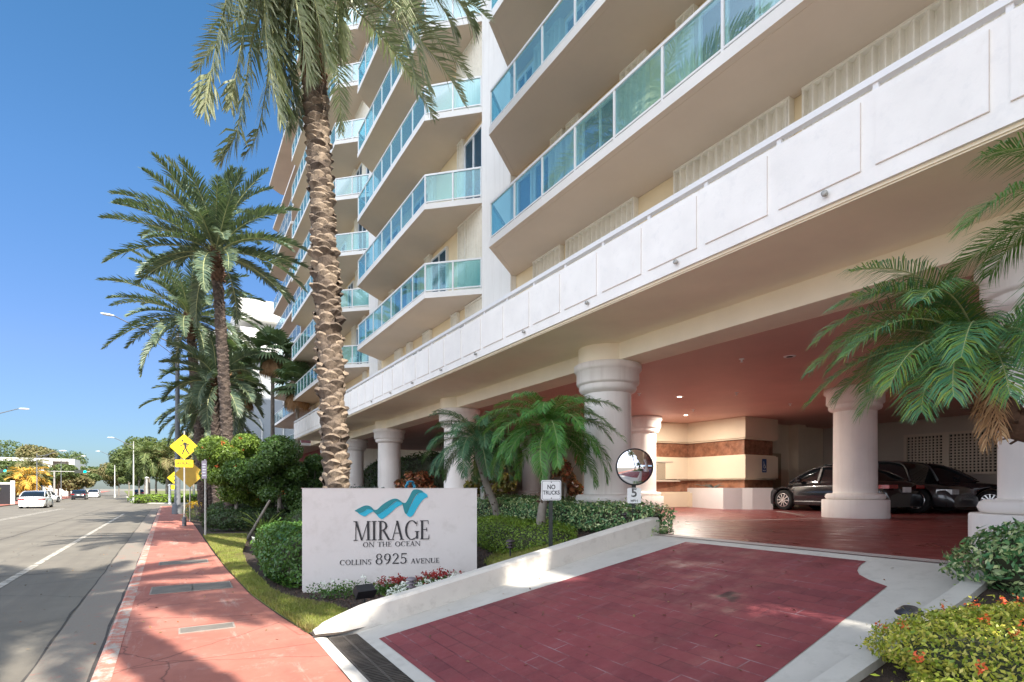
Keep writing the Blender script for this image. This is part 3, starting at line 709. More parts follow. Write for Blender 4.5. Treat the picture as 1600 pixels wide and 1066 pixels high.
# grass blades
def blades(poly, n, zf, seed):
    rng = np.random.default_rng(seed); P = []
    xs = [p[0] for p in poly]; ys_ = [p[1] for p in poly]
    while len(P) < n:
        x = rng.uniform(min(xs), max(xs)); y = min(ys_) + (max(ys_) - min(ys_)) * rng.uniform() ** 1.6
        if inpoly(x, y, poly): P.append((x, y, zf(x, y)))
    P = np.array(P); a = rng.uniform(0, 2 * np.pi, n); w_ = .0035 + .0006 * P[:, 1]; h = rng.uniform(.035, .085, n)
    dx = np.stack([np.cos(a), np.sin(a), 0 * a], 1); ln = np.stack([rng.normal(0, .3, n), rng.normal(0, .3, n), np.ones(n)], 1) * h[:, None]
    W = dx * w_[:, None]
    V = np.stack([P - W, P + W, P + ln + W * .15, P + ln - W * .15], 1).reshape(-1, 3); return V, np.arange(4 * n).reshape(n, 4)
V, F = blades(LAWN, 60000, lambda x, y: .02, 5); V2, F2 = blades(LAWN2, 12000, lambda x, y: bedz(x, y) + .01, 6)
Vg, Fg, _ = merge([(V, F, 0), (V2, F2, 0)])
tag(np_mesh('grass', Vg, Fg, M['grass']), 'short yellow-green grass between the red sidewalk and the hedges', 'grass', kind='stuff')
# mulch chips
rng = np.random.default_rng(9); n = 9000
P = np.stack([rng.uniform(1.3, 7.0, n), 6.35 + 6 * rng.uniform(0, 1, n) ** 1.6, np.zeros(n)], 1)
P[:, 2] = [bedz(a, b_) for a, b_ in P[:, :2]]; P = P[[not inpoly(p[0], p[1], LAWN) for p in P]]
V, F = leaf_arrays(P + np.array([0, 0, .012]), nrm(rng.normal(size=P.shape) * .5 + np.array([0, 0, 1.])), .045, .018, rng)
tag(np_mesh('mulch_chips', V, F, leafm('chips', [(.07, .04, .03), (.12, .07, .045), (.04, .025, .02), (.16, .10, .07)], .9, 0)), 'brown bark mulch under the hedges and around the name wall', 'mulch', kind='stuff')

# driveway ramp
def sheet(name, pts, mat, zf, dz=0, n=24):
    """bilinear patch p00 p10 p11 p01"""
    mb = MB(); vs = []
    for j in range(n + 1):
        for i in range(n + 1):
            u_, v_ = i / n, j / n
            x = (1 - u_) * (1 - v_) * pts[0][0] + u_ * (1 - v_) * pts[1][0] + u_ * v_ * pts[2][0] + (1 - u_) * v_ * pts[3][0]
            y = (1 - u_) * (1 - v_) * pts[0][1] + u_ * (1 - v_) * pts[1][1] + u_ * v_ * pts[2][1] + (1 - u_) * v_ * pts[3][1]
            vs.append((x, y, zf(x, y) + dz))
    mb.add(vs, [(j * (n + 1) + i, j * (n + 1) + i + 1, (j + 1) * (n + 1) + i + 1, (j + 1) * (n + 1) + i) for j in range(n) for i in range(n)], 0, True)
    return struct(mb.build(name, mat))
rz = lambda x, y: rampz(x)
sheet('driveway_apron', [(1.68, -1.5), (6.31, -1.5), (6.31, 6.2), (1.68, 6.2)], M['conc'], rz, -.002)
# red field with scalloped far corner
mb = MB(); pts = []
for i in range(0, 41):
    x = 1.80 + (6.12 - 1.80) * i / 40
    yl = 5.74 - .37 * (x - 1.85) / 4.3
    yr = 2.12 + .10 * (x - 1.8)
    if x > 5.55: yr = 2.56 + .42 * math.sqrt(max(0, 1 - ((6.12 - x) / .57 - 0) ** 2)) * 1.0 if x > 5.55 else yr
    pts.append((x, yr, yl))
vs = []
for x, a, b_ in pts:
    for k in range(9): y = a + (b_ - a) * k / 8; vs.append((x, y, rampz(x) + .004))
mb.add(vs, [(i * 9 + k, (i + 1) * 9 + k, (i + 1) * 9 + k + 1, i * 9 + k + 1) for i in range(40) for k in range(8)], 0, True)
struct(mb.build('driveway', M['brick']))
# court
cs = MB(); cs.add([(6.3, -14, COURT), (27, -14, COURT), (27, 36, COURT), (7.0, 36, COURT), (6.3, 6.35, COURT)], [(0, 1, 2, 3, 4)])
struct(cs.build('entrance_court', M['court']))
bd = MB()
def band(a, b_, w_):
    d = Vector((b_[0] - a[0], b_[1] - a[1])); d.normalize(); s_ = Vector((-d.y, d.x)) * w_ / 2
    bd.add([(a[0] + s_.x, a[1] + s_.y, COURT + .004), (a[0] - s_.x, a[1] - s_.y, COURT + .004), (b_[0] - s_.x, b_[1] - s_.y, COURT + .004), (b_[0] + s_.x, b_[1] + s_.y, COURT + .004)], [(0, 1, 2, 3)])
band((6.46, -2), (6.44, 6.16), .26)
band((9.4, 8.2), (13.7, 7.3), .14); band((14.9, 7.0), (22, 3.3), .14); band((14.36, 8.6), (16.2, 10.6), .14)
struct(bd.build('paving_band', pm('paving_band', (.42, .37, .35), .08, 3, .6)))
# low plaster kerb wall beside the drive
kw = MB(); n = 40; vs = []
for i in range(n + 1):
    f = i / n; x = 1.27 + (6.42 - 1.27) * f; hgt = .27 * min(1, math.sin(min(1, (x - 1.22) / .95) * math.pi / 2)) ** .8 + .0
    th = .20 + .06 * math.sin(min(1, (x - 1.27) / .8) * math.pi); yb = 6.16 + .20 * (1 - smooth(1.27, 2.3, x)); z0 = rampz(x) - .05; z1 = rampz(x) + max(.02, hgt)
    vs += [(x, yb, z0), (x, yb, z1 - .03), (x, yb + .035, z1), (x, yb + th - .03, z1), (x, yb + th, z1 - .03), (x, yb + th, z0)]
fs = [(6 * i + j, 6 * i + 6 + j, 6 * i + 7 + j, 6 * i + 1 + j) for i in range(n) for j in range(5)] + [(0, 1, 2, 3, 4, 5), tuple(6 * n + j for j in range(5, -1, -1))]
kw.add(vs, fs, 0, False); kwo = kw.build('kerb_wall', M['kerbwall']); 
tag(kwo, 'low cream plastered wall climbing along the left side of the red driveway', 'low wall')
# right kerb
kr = MB(); n = 30; vs = []
for i in range(n + 1):
    f = i / n; x = 2.2 + 3.6 * f; yb = 1.93 + (0 if x < 5.2 else -.6 * (x - 5.2) ** 1.2 * -.1); z = rampz(x)
    vs += [(x, yb, z - .05), (x, yb, z + .13), (x, yb - .16, z + .14), (x, yb - .16, z - .05)]
kr.add(vs, [(4 * i + j, 4 * i + 4 + j, 4 * i + 5 + j, 4 * i + 1 + j)[::-1] for i in range(n) for j in range(3)] + [(0, 1, 2, 3), tuple(4 * n + j for j in (3, 2, 1, 0))])
struct(kr.build('driveway_kerb', M['conc']))
terrain('planting_bed', [2.2 + .3 * i for i in range(16)] + [6.7], [-2 + .3 * i for i in range(13)] + [1.78], lambda x, y: rampz(x) + .08, M['soil'])
# trench drain across the foot of the drive
t = thing('trench_drain', (1.53, 4.0, .0), 0, 'long black cast iron trench grate across the foot of the driveway', 'drain grate')
mb = MB().box(-.15, .15, -4, 2.16, -.3, -.27, 0); mb.build('channel', M['dark'], t)
mb = MB(); y = -4.0
while y < 2.14:
    mb.box(-.15, -.012, y, y + .020, -.02, .012); mb.box(.012, .15, y, y + .020, -.02, .012); y += .042
mb.box(-.165, -.15, -4, 2.16, -.28, .014).box(.15, .165, -4, 2.16, -.28, .014).box(-.012, .012, -4, 2.16, -.02, .0125)
y = -4
while y < 2.2: mb.box(-.149, .149, y - .012, y + .012, -.02, .0135); y += .616
mb.build('grate', M['iron'], t)
dr = MB(); dr.add([(1.22, -1.5, .004), (1.36, -1.5, .004), (1.36, 6.2, .004), (1.24, 6.36, .004)], [(0, 1, 2, 3)]); dr.add([(1.70, -1.5, .006), (1.82, -1.5, .028), (1.82, 6.12, .028), (1.70, 6.12, .006)], [(0, 1, 2, 3)])
struct(dr.build('drain_surround', M['kerbwall']))

# ================================================================== PODIUM + TOWER
YE = 34.1; YS = -9.6
pod = thing('entrance_podium', (7.6, YE, COURT), 0, 'long white podium parapet and cream beam roofing the columned drive-through entrance', 'building')
po = (7.6, YE, COURT)
mb = MB(); mb.box(5.6, 5.8, YS, YE, 4.53, 5.42, 0)
# sloped raised panels with gaps
y = YE - .1
while y > YS:
    mb.box(5.588, 5.6, y - .85, y, 4.70, 5.36, 0); y -= .98
mb.build('parapet', M['fascia'], pod, po)
mb = MB(); y = YE - .1
while y > YS:
    mb.box(5.585, 5.588, y - .851, y - .845, 4.70, 5.36); mb.box(5.585, 5.588, y - .845, y, 4.697, 4.704); y -= .98
mb.build('panel_joint', pm('joint_tan', (.62, .53, .47), .1, 5, .8), pod, po)
mb = MB().box(5.598, 5.68, YS, YE, 5.49, 5.56); y = YE - .06
while y > YS: mb.box(5.62, 5.66, y - .05, y, 5.42, 5.49); y -= .98
mb.build('handrail', M['white'], pod, po)
MB().box(5.64, 7.28, YS, YE, 4.50, 4.531).box(5.66, 7.28, YS, YE, 4.485, 4.4995).build('soffit', M['soffit2'], pod, po)
MB().box(7.28, 7.95, YS, YE, 4.152, 4.9).build('beam', M['beam'], pod, po)
mb = MB().box(7.95, 27, YS, YE, 4.15, 4.4); mb.build('ceiling', M['ceiling'], pod, po)
MB().box(5.8, 9.5, YS, YE, 4.9, 5.0).box(9.5, 27, YS, YE, 4.41, 5.0).build('deck', M['plaster'], pod, po)
MB().box(5.8, 8.5, YE - .2, YE - .001, 4.532, 5.46).box(9.2, 27, YE - .25, YE - .05, 4.41, 5.3).build('end_wall', M['fascia'], pod, po)
def boss(y):
    MB().lathe([(.010, 0), (.028, 0), (.032, .02), (.023, .045), (.010, .045)], 14, c=(0, 0, 0), axis='x').build('drain_spout', M['pole'], pod).location = (5.54 - 7.6, y - YE, 4.63 - COURT)
for y in (3.1, 5.05, 6.9, 8.8, 10.8, 12.7, 14.7, 16.6, 18.6): boss(y)
# columns
def column(cx, cy, label, round_top=True, group=None):
    t = thing('column', (cx, cy, COURT), 0, label, 'column', group)
    MB().lathe([(.73, 0), (.735, .02), (.735, .43), (.72, .45)], 48).build('plinth', M['column'], t)
    MB().lathe([(.50, .45), (.60, .452), (.64, .47), (.66, .52), (.64, .575), (.60, .60), (.50, .605), (.485, .62)], 48).build('base_ring', M['column'], t)
    MB().lathe([(.482, .61), (.478, 1.6), (.472, 2.66)], 48).build('shaft', M['column'], t)
    MB().lathe([(.472, 2.64), (.50, 2.66), (.56, 2.69), (.585, 2.74), (.575, 2.80), (.58, 2.82), (.62, 2.825), (.635, 2.86), (.635, 3.07), (.66, 3.09), (.685, 3.12), (.685, 3.215), (.66, 3.23)], 48).build('capital', M['column'], t)
    if round_top: MB().lathe([(.60, 3.23), (.60, 3.562)], 48).build('beam_collar', M['beam'], t)
    return t
G = 'round white columns of the entrance'
column(8.03, 2.0, 'large white column nearest the camera at the right edge, its base ring just above the variegated hedge', True, G)
column(7.36 + .12, 8.6, 'thick white column directly behind the no trucks sign', True, G)
column(7.6, 15.9, 'white column half hidden by the fronds of the left dwarf palm', True, G)
column(7.6, 22.8, 'white column standing above the middle of the name wall', True, G)
column(7.6, 28.4, 'white column half hidden behind the right side of the big palm trunk', True, G)
column(7.6, 33.4, 'white column at the far end of the podium, left of the big palm trunk', True, G)
G2 = 'inner columns of the court'
column(14.45, 7.3, 'inner round column standing between the two halves of the black parked sedan', False, G2)
column(13.95, 14.2, 'inner round column behind the round traffic mirror', False, G2)
column(14.7, 22.5, 'inner round column far back in the shade left of the orange croton', False, G2)

# lobby core
core = thing('lobby_block', (16.7, 12.04, COURT), 0, 'banded beige and rust marble lobby wall at the back of the court', 'building')
co = (16.7, 12.04, COURT)
MB().prism([(16.9, 12.24), (18.5, 12.24), (18.5, 12.9), (24, 12.9), (24, 26), (16.9, 26), (16.9, 20), (14.6, 18.4), (14.6, 15.0), (16.9, 14.75)], COURT, 4.148).build('wall', M['lobby'], core, co)
def bandsolid(z0, z1, off, name, mat, poly):
    MB().prism(poly(off), z0, z1).build(name, mat, core, co)
rp = lambda o: [(16.9 - o, 12.24 - o), (18.45 + o * .6, 12.24 - o), (18.45 + o * .6, 12.9), (20, 12.95), (20, 18), (16.91, 18), (16.91, 14.76), (14.55 - o * .3, 15.05 - o * .4), (14.55, 14.9 - o), (16.9 - o, 14.74 - o)]
rp = lambda o: [(16.9 - o, 12.24 - o), (18.45 + o * .6, 12.24 - o), (18.45 + o * .6, 12.89), (17.2, 12.89), (17.2, 14.9), (14.5, 15.3), (14.5, 14.98 - o), (16.9 - o, 14.74 - o)]
for z0, z1 in ((3.42, 4.147), (2.0, 2.78), (.93, 1.46)):
    bandsolid(z0, z1, .20, 'plaster_band', M['lobby'], rp)
    for zz, oo in ((z0 - .05, .14), (z1, .14)):
        if zz < 4.1 and zz > .95: bandsolid(zz + .001, zz + .049, oo, 'band_lip', M['lobby'], rp)
for z0, z1 in ((2.835, 3.365), (1.515, 1.945)): bandsolid(z0, z1, .05, 'marble_band', M['marble'], rp)
# lobby window left of the corner
MB().box(15.0, 16.3, 14.66, 14.70, 1.96, 2.62).build('window', glassm('lobby_glass', (.6, .5, .4), .25, .02, ((.35, .28, .2), .5)), core, co)
wf = MB().box(14.95, 16.35, 14.62, 14.72, 2.62, 2.68).box(14.95, 16.35, 14.62, 14.72, 1.90, 1.96).box(14.95, 15.0, 14.62, 14.72, 1.96, 2.62).box(16.3, 16.35, 14.62, 14.72, 1.96, 2.62)
wf.build('window_frame', M['lattice'], core, co)
# recess door, pilasters
MB().box(19.4, 20.0, 12.84, 12.9, .93, 3.0).build('door', pm('door_tan', (.30, .22, .13), .1, 2, .5), core, co)
MB().box(20.6, 21.1, 12.5, 12.9, .93, 4.147).build('pilaster', M['lobby'], core, co)
# planter
pl = thing('planter_box', (16.0, 12.4, COURT), 0, 'low white planter wall in front of the banded lobby corner', 'planter')
MB().prism([(0, 0), (.55, -.35), (.75, -.6), (1.3, -1.0), (1.75, -.45), (.9, .3), (2.6, 5.2), (1.95, 5.4)], 0, .74).build('box', M['planterw'], pl)
P_, F_, mi_ = [], [], []
rng = np.random.default_rng(33); parts = []
for k in range(6):
    bx, by = 16.0 + .75 + .28 * k, 12.4 + 1.0 + .62 * k
    for j in range(9): parts += frond((bx, by, 1.62), rng.uniform(0, 6.28), rng.uniform(.3, 1.1), rng.uniform(-.6, .3), rng.uniform(.35, .6), 3, .02, .02, rng, rib=.022)
V, F, mi = merge(parts); tag(np_mesh('bromeliads', V, F, [M['brom'], M['greybush']], None, mi), 'thin spiky plants along the top of the white planter', 'plants')
# back wall with lattice
bw = thing('court_back_wall', (23.2, 0, COURT), 0, 'dim beige rear wall of the parking court with pierced block screens', 'wall'); bo = (23.2, 0, COURT)
MB().box(23.0, 23.3, YS, 12.89, COURT, 4.149).box(8.5, 23, YS - .3, YS - .02, COURT, 2.9).build('wall', pm('court_wall', (.40, .35, .30), .05, .8, .8), bw, bo)
def lattice(y0, y1):
    mb = MB(); z0, z1 = 2.2, 3.52; px = 22.88
    mb.box(px, px + .1, y0, y1, z0 - .09, z0); mb.box(px, px + .1, y0, y1, z1, z1 + .09); mb.box(px, px + .1, y0 - .1, y0, z0 - .09, z1 + .09); mb.box(px, px + .1, y1, y1 + .1, z0 - .09, z1 + .09)
    n = int((y1 - y0) / .105)
    for i in range(1, n): y = y0 + (y1 - y0) * i / n; mb.box(px + .02, px + .08, y - .022, y + .022, z0, z1)
    for i in range(1, 13): z = z0 + (z1 - z0) * i / 13; mb.box(px + .021, px + .079, y0, y1, z - .022, z + .022)
    mb.build('lattice_screen', M['lattice'], bw, bo)
    MB().box(22.985, 22.998, y0, y1, z0, z1).build('screen_void', M['dark'], bw, bo)
lattice(8.65, 9.75); lattice(7.15, 8.45); lattice(5.6, 6.95)
# rear wall far left of the court
MB().box(24.5, 24.8, 26.1, 34, COURT, 4.149).box(16.9, 24.5, 33.4, 33.7, COURT, 4.149).build('wall', M['lobby'], thing('far_court_wall', (24.5, 30, COURT), 0, 'beige wall deep in the shade behind the maroon car', 'wall'), (24.5, 30, COURT))
# ceiling fixtures
def dl(x, y, lab, lit=True):
    t = thing('downlight', (x, y, 4.15), 0, lab, 'ceiling light', 'ceiling downlights')
    MB().lathe([(.06, -.012), (.10, -.015), (.11, 0)], 20, cap=False).build('trim', M['white'], t)
    MB().lathe([(.001, -.008), (.07, -.008)], 20).build('lens', M['lampwarm'] if lit else M['dark'], t)
    if lit:
        l = bpy.data.lights.new('lamp', 'AREA'); l.shape = 'DISK'; l.size = .14; l.energy = 80; l.color = (1, .92, .80)
        lo = bpy.data.objects.new('lamp', l); C.objects.link(lo); lo.parent = t; lo.location = (0, 0, -.03)
dl(11.6, 10.4, 'nearer of the two lit downlights in the rust ceiling above the round mirror')
dl(14.7, 12.9, 'farther of the two lit downlights, close to the banded lobby wall')
dl(9.85, 6.15, 'unlit dark downlight nearest the camera in the rust ceiling', False)
def sprink(x, y):
    t = thing('sprinkler_head', (x, y, 4.15), 0, 'tiny white sprinkler head in the rust ceiling', 'sprinkler', 'sprinkler heads of the rust ceiling')
    MB().lathe([(.05, 0), (.05, -.012), (.018, -.02), (.016, -.055), (.034, -.062), (.034, -.066)][::-1], 12).build('head', M['white'], t)
for x, y in ((9.25, 6.75), (10.3, 10.6), (12.4, 9.2), (12.3, 5.4), (11.9, 14.4), (13.9, 11.9), (15.4, 9.6), (16.8, 8.6), (10.4, 4.2)): sprink(x, y)
dc = thing('dome_camera', (9.3, 9.9, 4.15), 0, 'white dome security camera under the ceiling beside the thick column capital', 'camera')
MB().lathe([(.02, -.17), (.07, -.14), (.09, -.09), (.10, -.04), (.10, 0)], 20).build('dome', M['white'], dc)

# ------------------------------------------------------------------ tower
TZ = [8.07 + 3.0 * k for k in range(9)]
tw = thing('apartment_tower', (9.2, 12, 5.0), 0, 'cream apartment tower with angled balconies behind teal glass railings', 'building')
to = (9.2, 12, 5.0)
BAYS = [('R', 3.0, 12.8, 6), ('M', 17.35, 25.6, 7), ('C', 30.0, 43.6, 8), ('O', -8.2, -1.2, 6)]
mb = MB(); mb.box(8.65, 24, YS, 15.0, 5.0, 26.6).box(8.65, 24, 15.0, 27.9, 5.0, 30.0).box(8.65, 24, 27.9, 45, 5.0, 33.5)
mb.build('wall', M['cream'], tw, to)
for y0, y1, zt in ((14.1, 15.93, 26.6), (27.15, 28.6, 30.0)): MB().box(8.45, 8.65, y0, y1, 5.0, zt).build('pier', M['plaster'], tw, to)
def balcony(Ya, Yb, zb, glass=True, off=to, parent=tw, X0=7.0, Xw=8.64, det=True, nseg=None):
    lo = [(Xw, Ya - 1.42), (X0 + 1.5, Ya - 1.42), (X0 + 1.38, Ya - 1.30), (X0, Ya)]
    poly = lo + [(X0, Yb), (X0 + 1.38, Yb + 1.22), (X0 + 1.5, Yb + 1.34), (Xw, Yb + 1.34)]
    mb = MB(); mb.prism(poly, zb, zb + .19, 0, 0, 1)
    if det:
        gp = [(X0 + 1.52, Ya - 1.24), (X0 + .14, Ya + .06), (X0 + .14, Yb - .06), (X0 + 1.52, Yb + 1.18)]
        for a, b_ in zip(gp, gp[1:]): mb.beam((a[0], a[1], zb - .001), (b_[0], b_[1], zb - .001), .018, .008, 1)
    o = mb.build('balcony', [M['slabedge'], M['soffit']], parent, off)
    if not det: return o
    z = zb + .19; ins = .05
    path = [(X0 + 1.62, Ya - 1.36), (X0 + 1.46, Ya - 1.36), (X0 + ins, Ya + .03), (X0 + ins, Yb - .03), (X0 + 1.46, Yb + 1.28), (X0 + 1.62, Yb + 1.28)]
    rl = MB(); gl = MB(); H = .98
    for a, b_ in zip(path, path[1:]):
        A = Vector((a[0], a[1], 0)); B = Vector((b_[0], b_[1], 0)); L = (B - A).length
        n = 1 if L < .6 else max(2, round(L / 1.16)); d = (B - A) / n
        rl.beam(A + Vector((0, 0, z + H)), B + Vector((0, 0, z + H)), .065, .055); rl.beam(A + Vector((0, 0, z + .07)), B + Vector((0, 0, z + .07)), .045, .035)
        for i in range(n + 1):
            p = A + d * i; rl.beam(p + Vector((0, 0, z)), p + Vector((0, 0, z + H - .027)), .05, .05, up=(d.x, d.y, 0))
        for i in range(n):
            p = A + d * (i + .03); q = A + d * (i + .97)
            gl.beam((p.x, p.y, z + .52), (q.x, q.y, z + .52), .012, .86)
    rl.build('railing', M['white'], o, off); gl.build('glass_panel', M['tglass'] if glass else M['cglass'], o, off)
    return o
def shutter(y0, y1, z0, z1, xw=8.65, parent=tw, off=to):
    mb = MB(); n = max(2, int((y1 - y0) / .17)); vs = []
    st = (y1 - y0) / n
    for i in range(n):
        for f_, dx_ in ((0, .03), (.12, .135), (.22, .135), (.85, .035)): vs += [(xw - dx_, y0 + st * (i + f_), z0), (xw - dx_, y0 + st * (i + f_), z1)]
    vs += [(xw - .03, y1, z0), (xw - .03, y1, z1)]
    mb.add(vs, [(2 * i, 2 * i + 1, 2 * i + 3, 2 * i + 2) for i in range(len(vs) // 2 - 1)])
    mb.box(xw - .15, xw - .003, y0 - .03, y1 + .03, z1, z1 + .05).box(xw - .15, xw - .003, y0 - .03, y1 + .03, z0 - .04, z0)
    for y in (y0 - .03, y1): mb.box(xw - .14, xw - .003, y, y + .03, z0, z1)
    mb.build('shutter', M['shutter'], parent, off)
def door(y0, y1, z0, z1, xw=8.65, parent=tw, off=to):
    mb = MB(); f = .07; x0, x1 = xw - .10, xw - .004
    mb.box(x0, x1, y0, y0 + f, z0, z1).box(x0, x1, y1 - f, y1, z0, z1).box(x0, x1, y0 + f, y1 - f, z1 - f, z1).box(x0, x1, y0 + f, y1 - f, z0, z0 + f)
    ym = (y0 + y1) / 2
    if y1 - y0 > .9: mb.box(x0 + .01, x1, ym - .03, ym + .03, z0 + f, z1 - f)
    o = mb.build('window', M['white'], parent, off)
    MB().box(x0 + .05, x1 - .02, y0 + f, y1 - f, z0 + f, z1 - f).build('pane', M['wglass'], o, off)
pats = {
 'M': [[('S', 15.98, 17.3), ('S', 17.35, 17.9), ('D', 19.0, 20.5), ('S', 20.55, 21.1), ('D', 21.9, 22.9), ('D', 23.2, 25.0), ('S', 25.05, 25.6)],
       [('D', 16.1, 17.5), ('S', 17.55, 17.95), ('S', 20.2, 20.7), ('D', 20.75, 22.6), ('D', 24.4, 26.2)],
       [('S', 16.0, 18.0), ('S', 20.2, 20.6), ('D', 20.7, 22.4), ('S', 24.0, 26.0)]],
 'C': [[('D', 28.8, 29.6), ('S', 29.7, 30.2), ('D', 30.3, 31.6), ('S', 31.7, 32.4), ('D', 35, 37), ('D', 40, 42)],
       [('S', 28.9, 31.6), ('D', 32.2, 33.4), ('D', 36, 38), ('S', 39, 41)],
       [('S', 28.8, 29.4), ('D', 29.5, 31.2), ('S', 31.3, 31.8), ('D', 34, 36), ('S', 38, 41)]],
 'R': [[('D', 13.1, 13.9), ('D', 12.2, 13.0), ('S', 11.6, 12.1), ('S', 10.9, 11.4), ('D', 9.45, 10.8), ('S', 8.6, 9.35), ('S', 7.3, 7.7), ('D', 5.9, 7.2), ('S', 5.3, 5.8), ('D', 3.6, 5.0)],
       [('D', 13.0, 13.9), ('S', 12.4, 12.9), ('S', 11.7, 12.3), ('D', 10.0, 11.5), ('S', 9.3, 9.9), ('D', 7.9, 9.2), ('S', 7.3, 7.8), ('D', 5.2, 7.2), ('S', 4.6, 5.1), ('D', 3.2, 4.5)],
       [('S', 12.3, 13.8), ('D', 9.4, 11.2), ('S', 8.8, 9.3), ('D', 5.4, 7.0)]]}
for nm, Ya, Yb, top in BAYS:
    for k, zb in enumerate(TZ[:top + 1]):
        det = nm != 'O' and zb < (17.5 if nm == 'R' else 21 if nm == 'M' else 34)
        balcony(Ya, Yb, zb, det=det)
        if det and k < top:
            for kind, y0, y1 in pats[nm][k % 3]:
                (shutter if kind == 'S' else door)(y0, y1, zb + .25, zb + (2.97 if kind == 'S' else 2.75))
# podium level
for y0, y1 in ((11.7, 12.95), (8.95, 11.4), (5.35, 7.76), (2.3, 5.08), (-2, 1.9)): shutter(y0, y1, 5.05, 8.03)
for kind, y0, y1 in (('S', 16.0, 17.3), ('D', 17.35, 18.0), ('S', 18.05, 18.5), ('S', 20.6, 21.3), ('D', 21.35, 22.7), ('S', 22.75, 23.2), ('S', 24.0, 24.8), ('D', 24.85, 25.6), ('D', 29.0, 29.7), ('S', 29.75, 30.1), ('D', 30.2, 31.2), ('D', 32.4, 33.9)):
    (shutter if kind == 'S' else door)(y0, y1, 5.05, 8.0 if kind == 'S' else 7.6)
# roof slab edges
MB().box(8.9, 24.2, YS, 14.99, 26.6, 26.9).box(8.9, 24.2, 15.0, 27.89, 30.0, 30.3).box(8.9, 24.2, 27.9, 45.2, 33.5, 33.8).build('roof', M['slabedge'], tw, to)
# end block at the north
eb = thing('north_wing', (9, 47, 0), 0, 'far wing of the tower with deep brown-shadowed slabs and pale glass railings', 'building'); eo = (9, 47, 0)
MB().box(11.5, 26, 45.2, 64, 0, 35.5).build('wall', M['plaster'], eb, eo)
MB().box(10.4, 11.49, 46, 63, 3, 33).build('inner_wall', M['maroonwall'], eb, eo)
def eslab(z, X0, Ya, Yb, rail, Xa=None):
    poly = [(11.5, Ya), (X0, Ya), (X0, Yb - 1), (X0 + 1.2, Yb), (11.5, Yb)] if Xa is None else [(11.5, Ya), (Xa, Ya), (X0, Yb - 1.2), (X0 + .5, Yb), (11.5, Yb)]
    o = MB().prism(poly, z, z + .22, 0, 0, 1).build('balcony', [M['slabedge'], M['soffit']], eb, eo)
    if rail:
        pth = poly[1:4]; rl = MB(); gl = MB()
        for a, b_ in zip(pth, pth[1:]):
            A = Vector((a[0] + .06, a[1], z + .22)); B = Vector((b_[0] + .06, b_[1], z + .22)); n = max(1, round((B - A).length / 1.8)); d = (B - A) / n
            rl.beam(A + Vector((0, 0, 1)), B + Vector((0, 0, 1)), .05, .05)
            for i in range(n + 1): rl.beam(A + d * i, A + d * i + Vector((0, 0, .97)), .04, .04, up=(d.x, d.y, 0))
            gl.beam(A + Vector((0, 0, .5)), B + Vector((0, 0, .5)), .012, .9)
        rl.build('railing', M['white'], o, eo); gl.build('glass_panel', M['cglass'], o, eo)
for k in range(11):
    z = 5.1 + 2.95 * k
    big = k in (9, 6)
    eslab(z, 8.1 if not big else 7.4, 46.5, 62.8 if not big else 60, k < 8)
# neighbour building
nb = thing('neighbour_building', (18, 85, 0), 0, 'pale grey-white building with arched reliefs beyond the far tower wing', 'building'); no = (18, 85, 0)
MB().box(4.0, 30, 84, 110, 0, 20.3).build('wall', M['neighbour'], nb, no)
MB().box(2.2, 30, 82.2, 111, 20.3, 22.4).box(7, 30, 86, 110, 22.4, 24.6).box(6.6, 30, 85, 110, 25.6, 28.4).box(9, 30, 87, 110, 24.6, 25.6).build('terrace', M['farwhite'], nb, no)
for i in range(3):
    for kx in range(4):
        cx = 8 + kx * 6; z = 1 + i * 6.3
        mb = MB(); pts = [(cx - 1.6, 83.9, z)] + [(cx - 1.6 * math.cos(a), 83.9, z + 3 + 1.6 * math.sin(a)) for a in [math.pi * q / 10 for q in range(11)]] + [(cx + 1.6, 83.9, z)]
        mb.tube(pts, .12, 6).build('arch_moulding', M['farwhite'], nb, no)
# ================================================================== NAME WALL WITH SERIF LETTERING
TH, TN = .135, .045
def bar(x0, y0, x1, y1, w0, w1=None):
    w1 = w0 if w1 is None else w1
    return [[(x0 - w0 / 2, y0), (x0 + w0 / 2, y0), (x1 + w1 / 2, y1), (x1 - w1 / 2, y1)]]
def hb(x0, x1, y, h=.035): return [[(x0, y), (x1, y), (x1, y + h), (x0, y + h)]]
def sf(x, y, w=.26, top=False):
    y0 = y - .035 if top else y; return hb(x - w / 2, x + w / 2, y0)
def arc(cx, cy, rx, ry, a0, a1, tx=TH, ty=TN, n=22):
    o = []
    for i in range(n):
        q = []
        for a, inner in ((a0 + (a1 - a0) * i / n, 0), (a0 + (a1 - a0) * (i + 1) / n, 0), (a0 + (a1 - a0) * (i + 1) / n, 1), (a0 + (a1 - a0) * i / n, 1)):
            r = math.radians(a); q.append((cx + (rx - inner * tx) * math.cos(r), cy + (ry - inner * ty) * math.sin(r)))
        o.append(q)
    return o
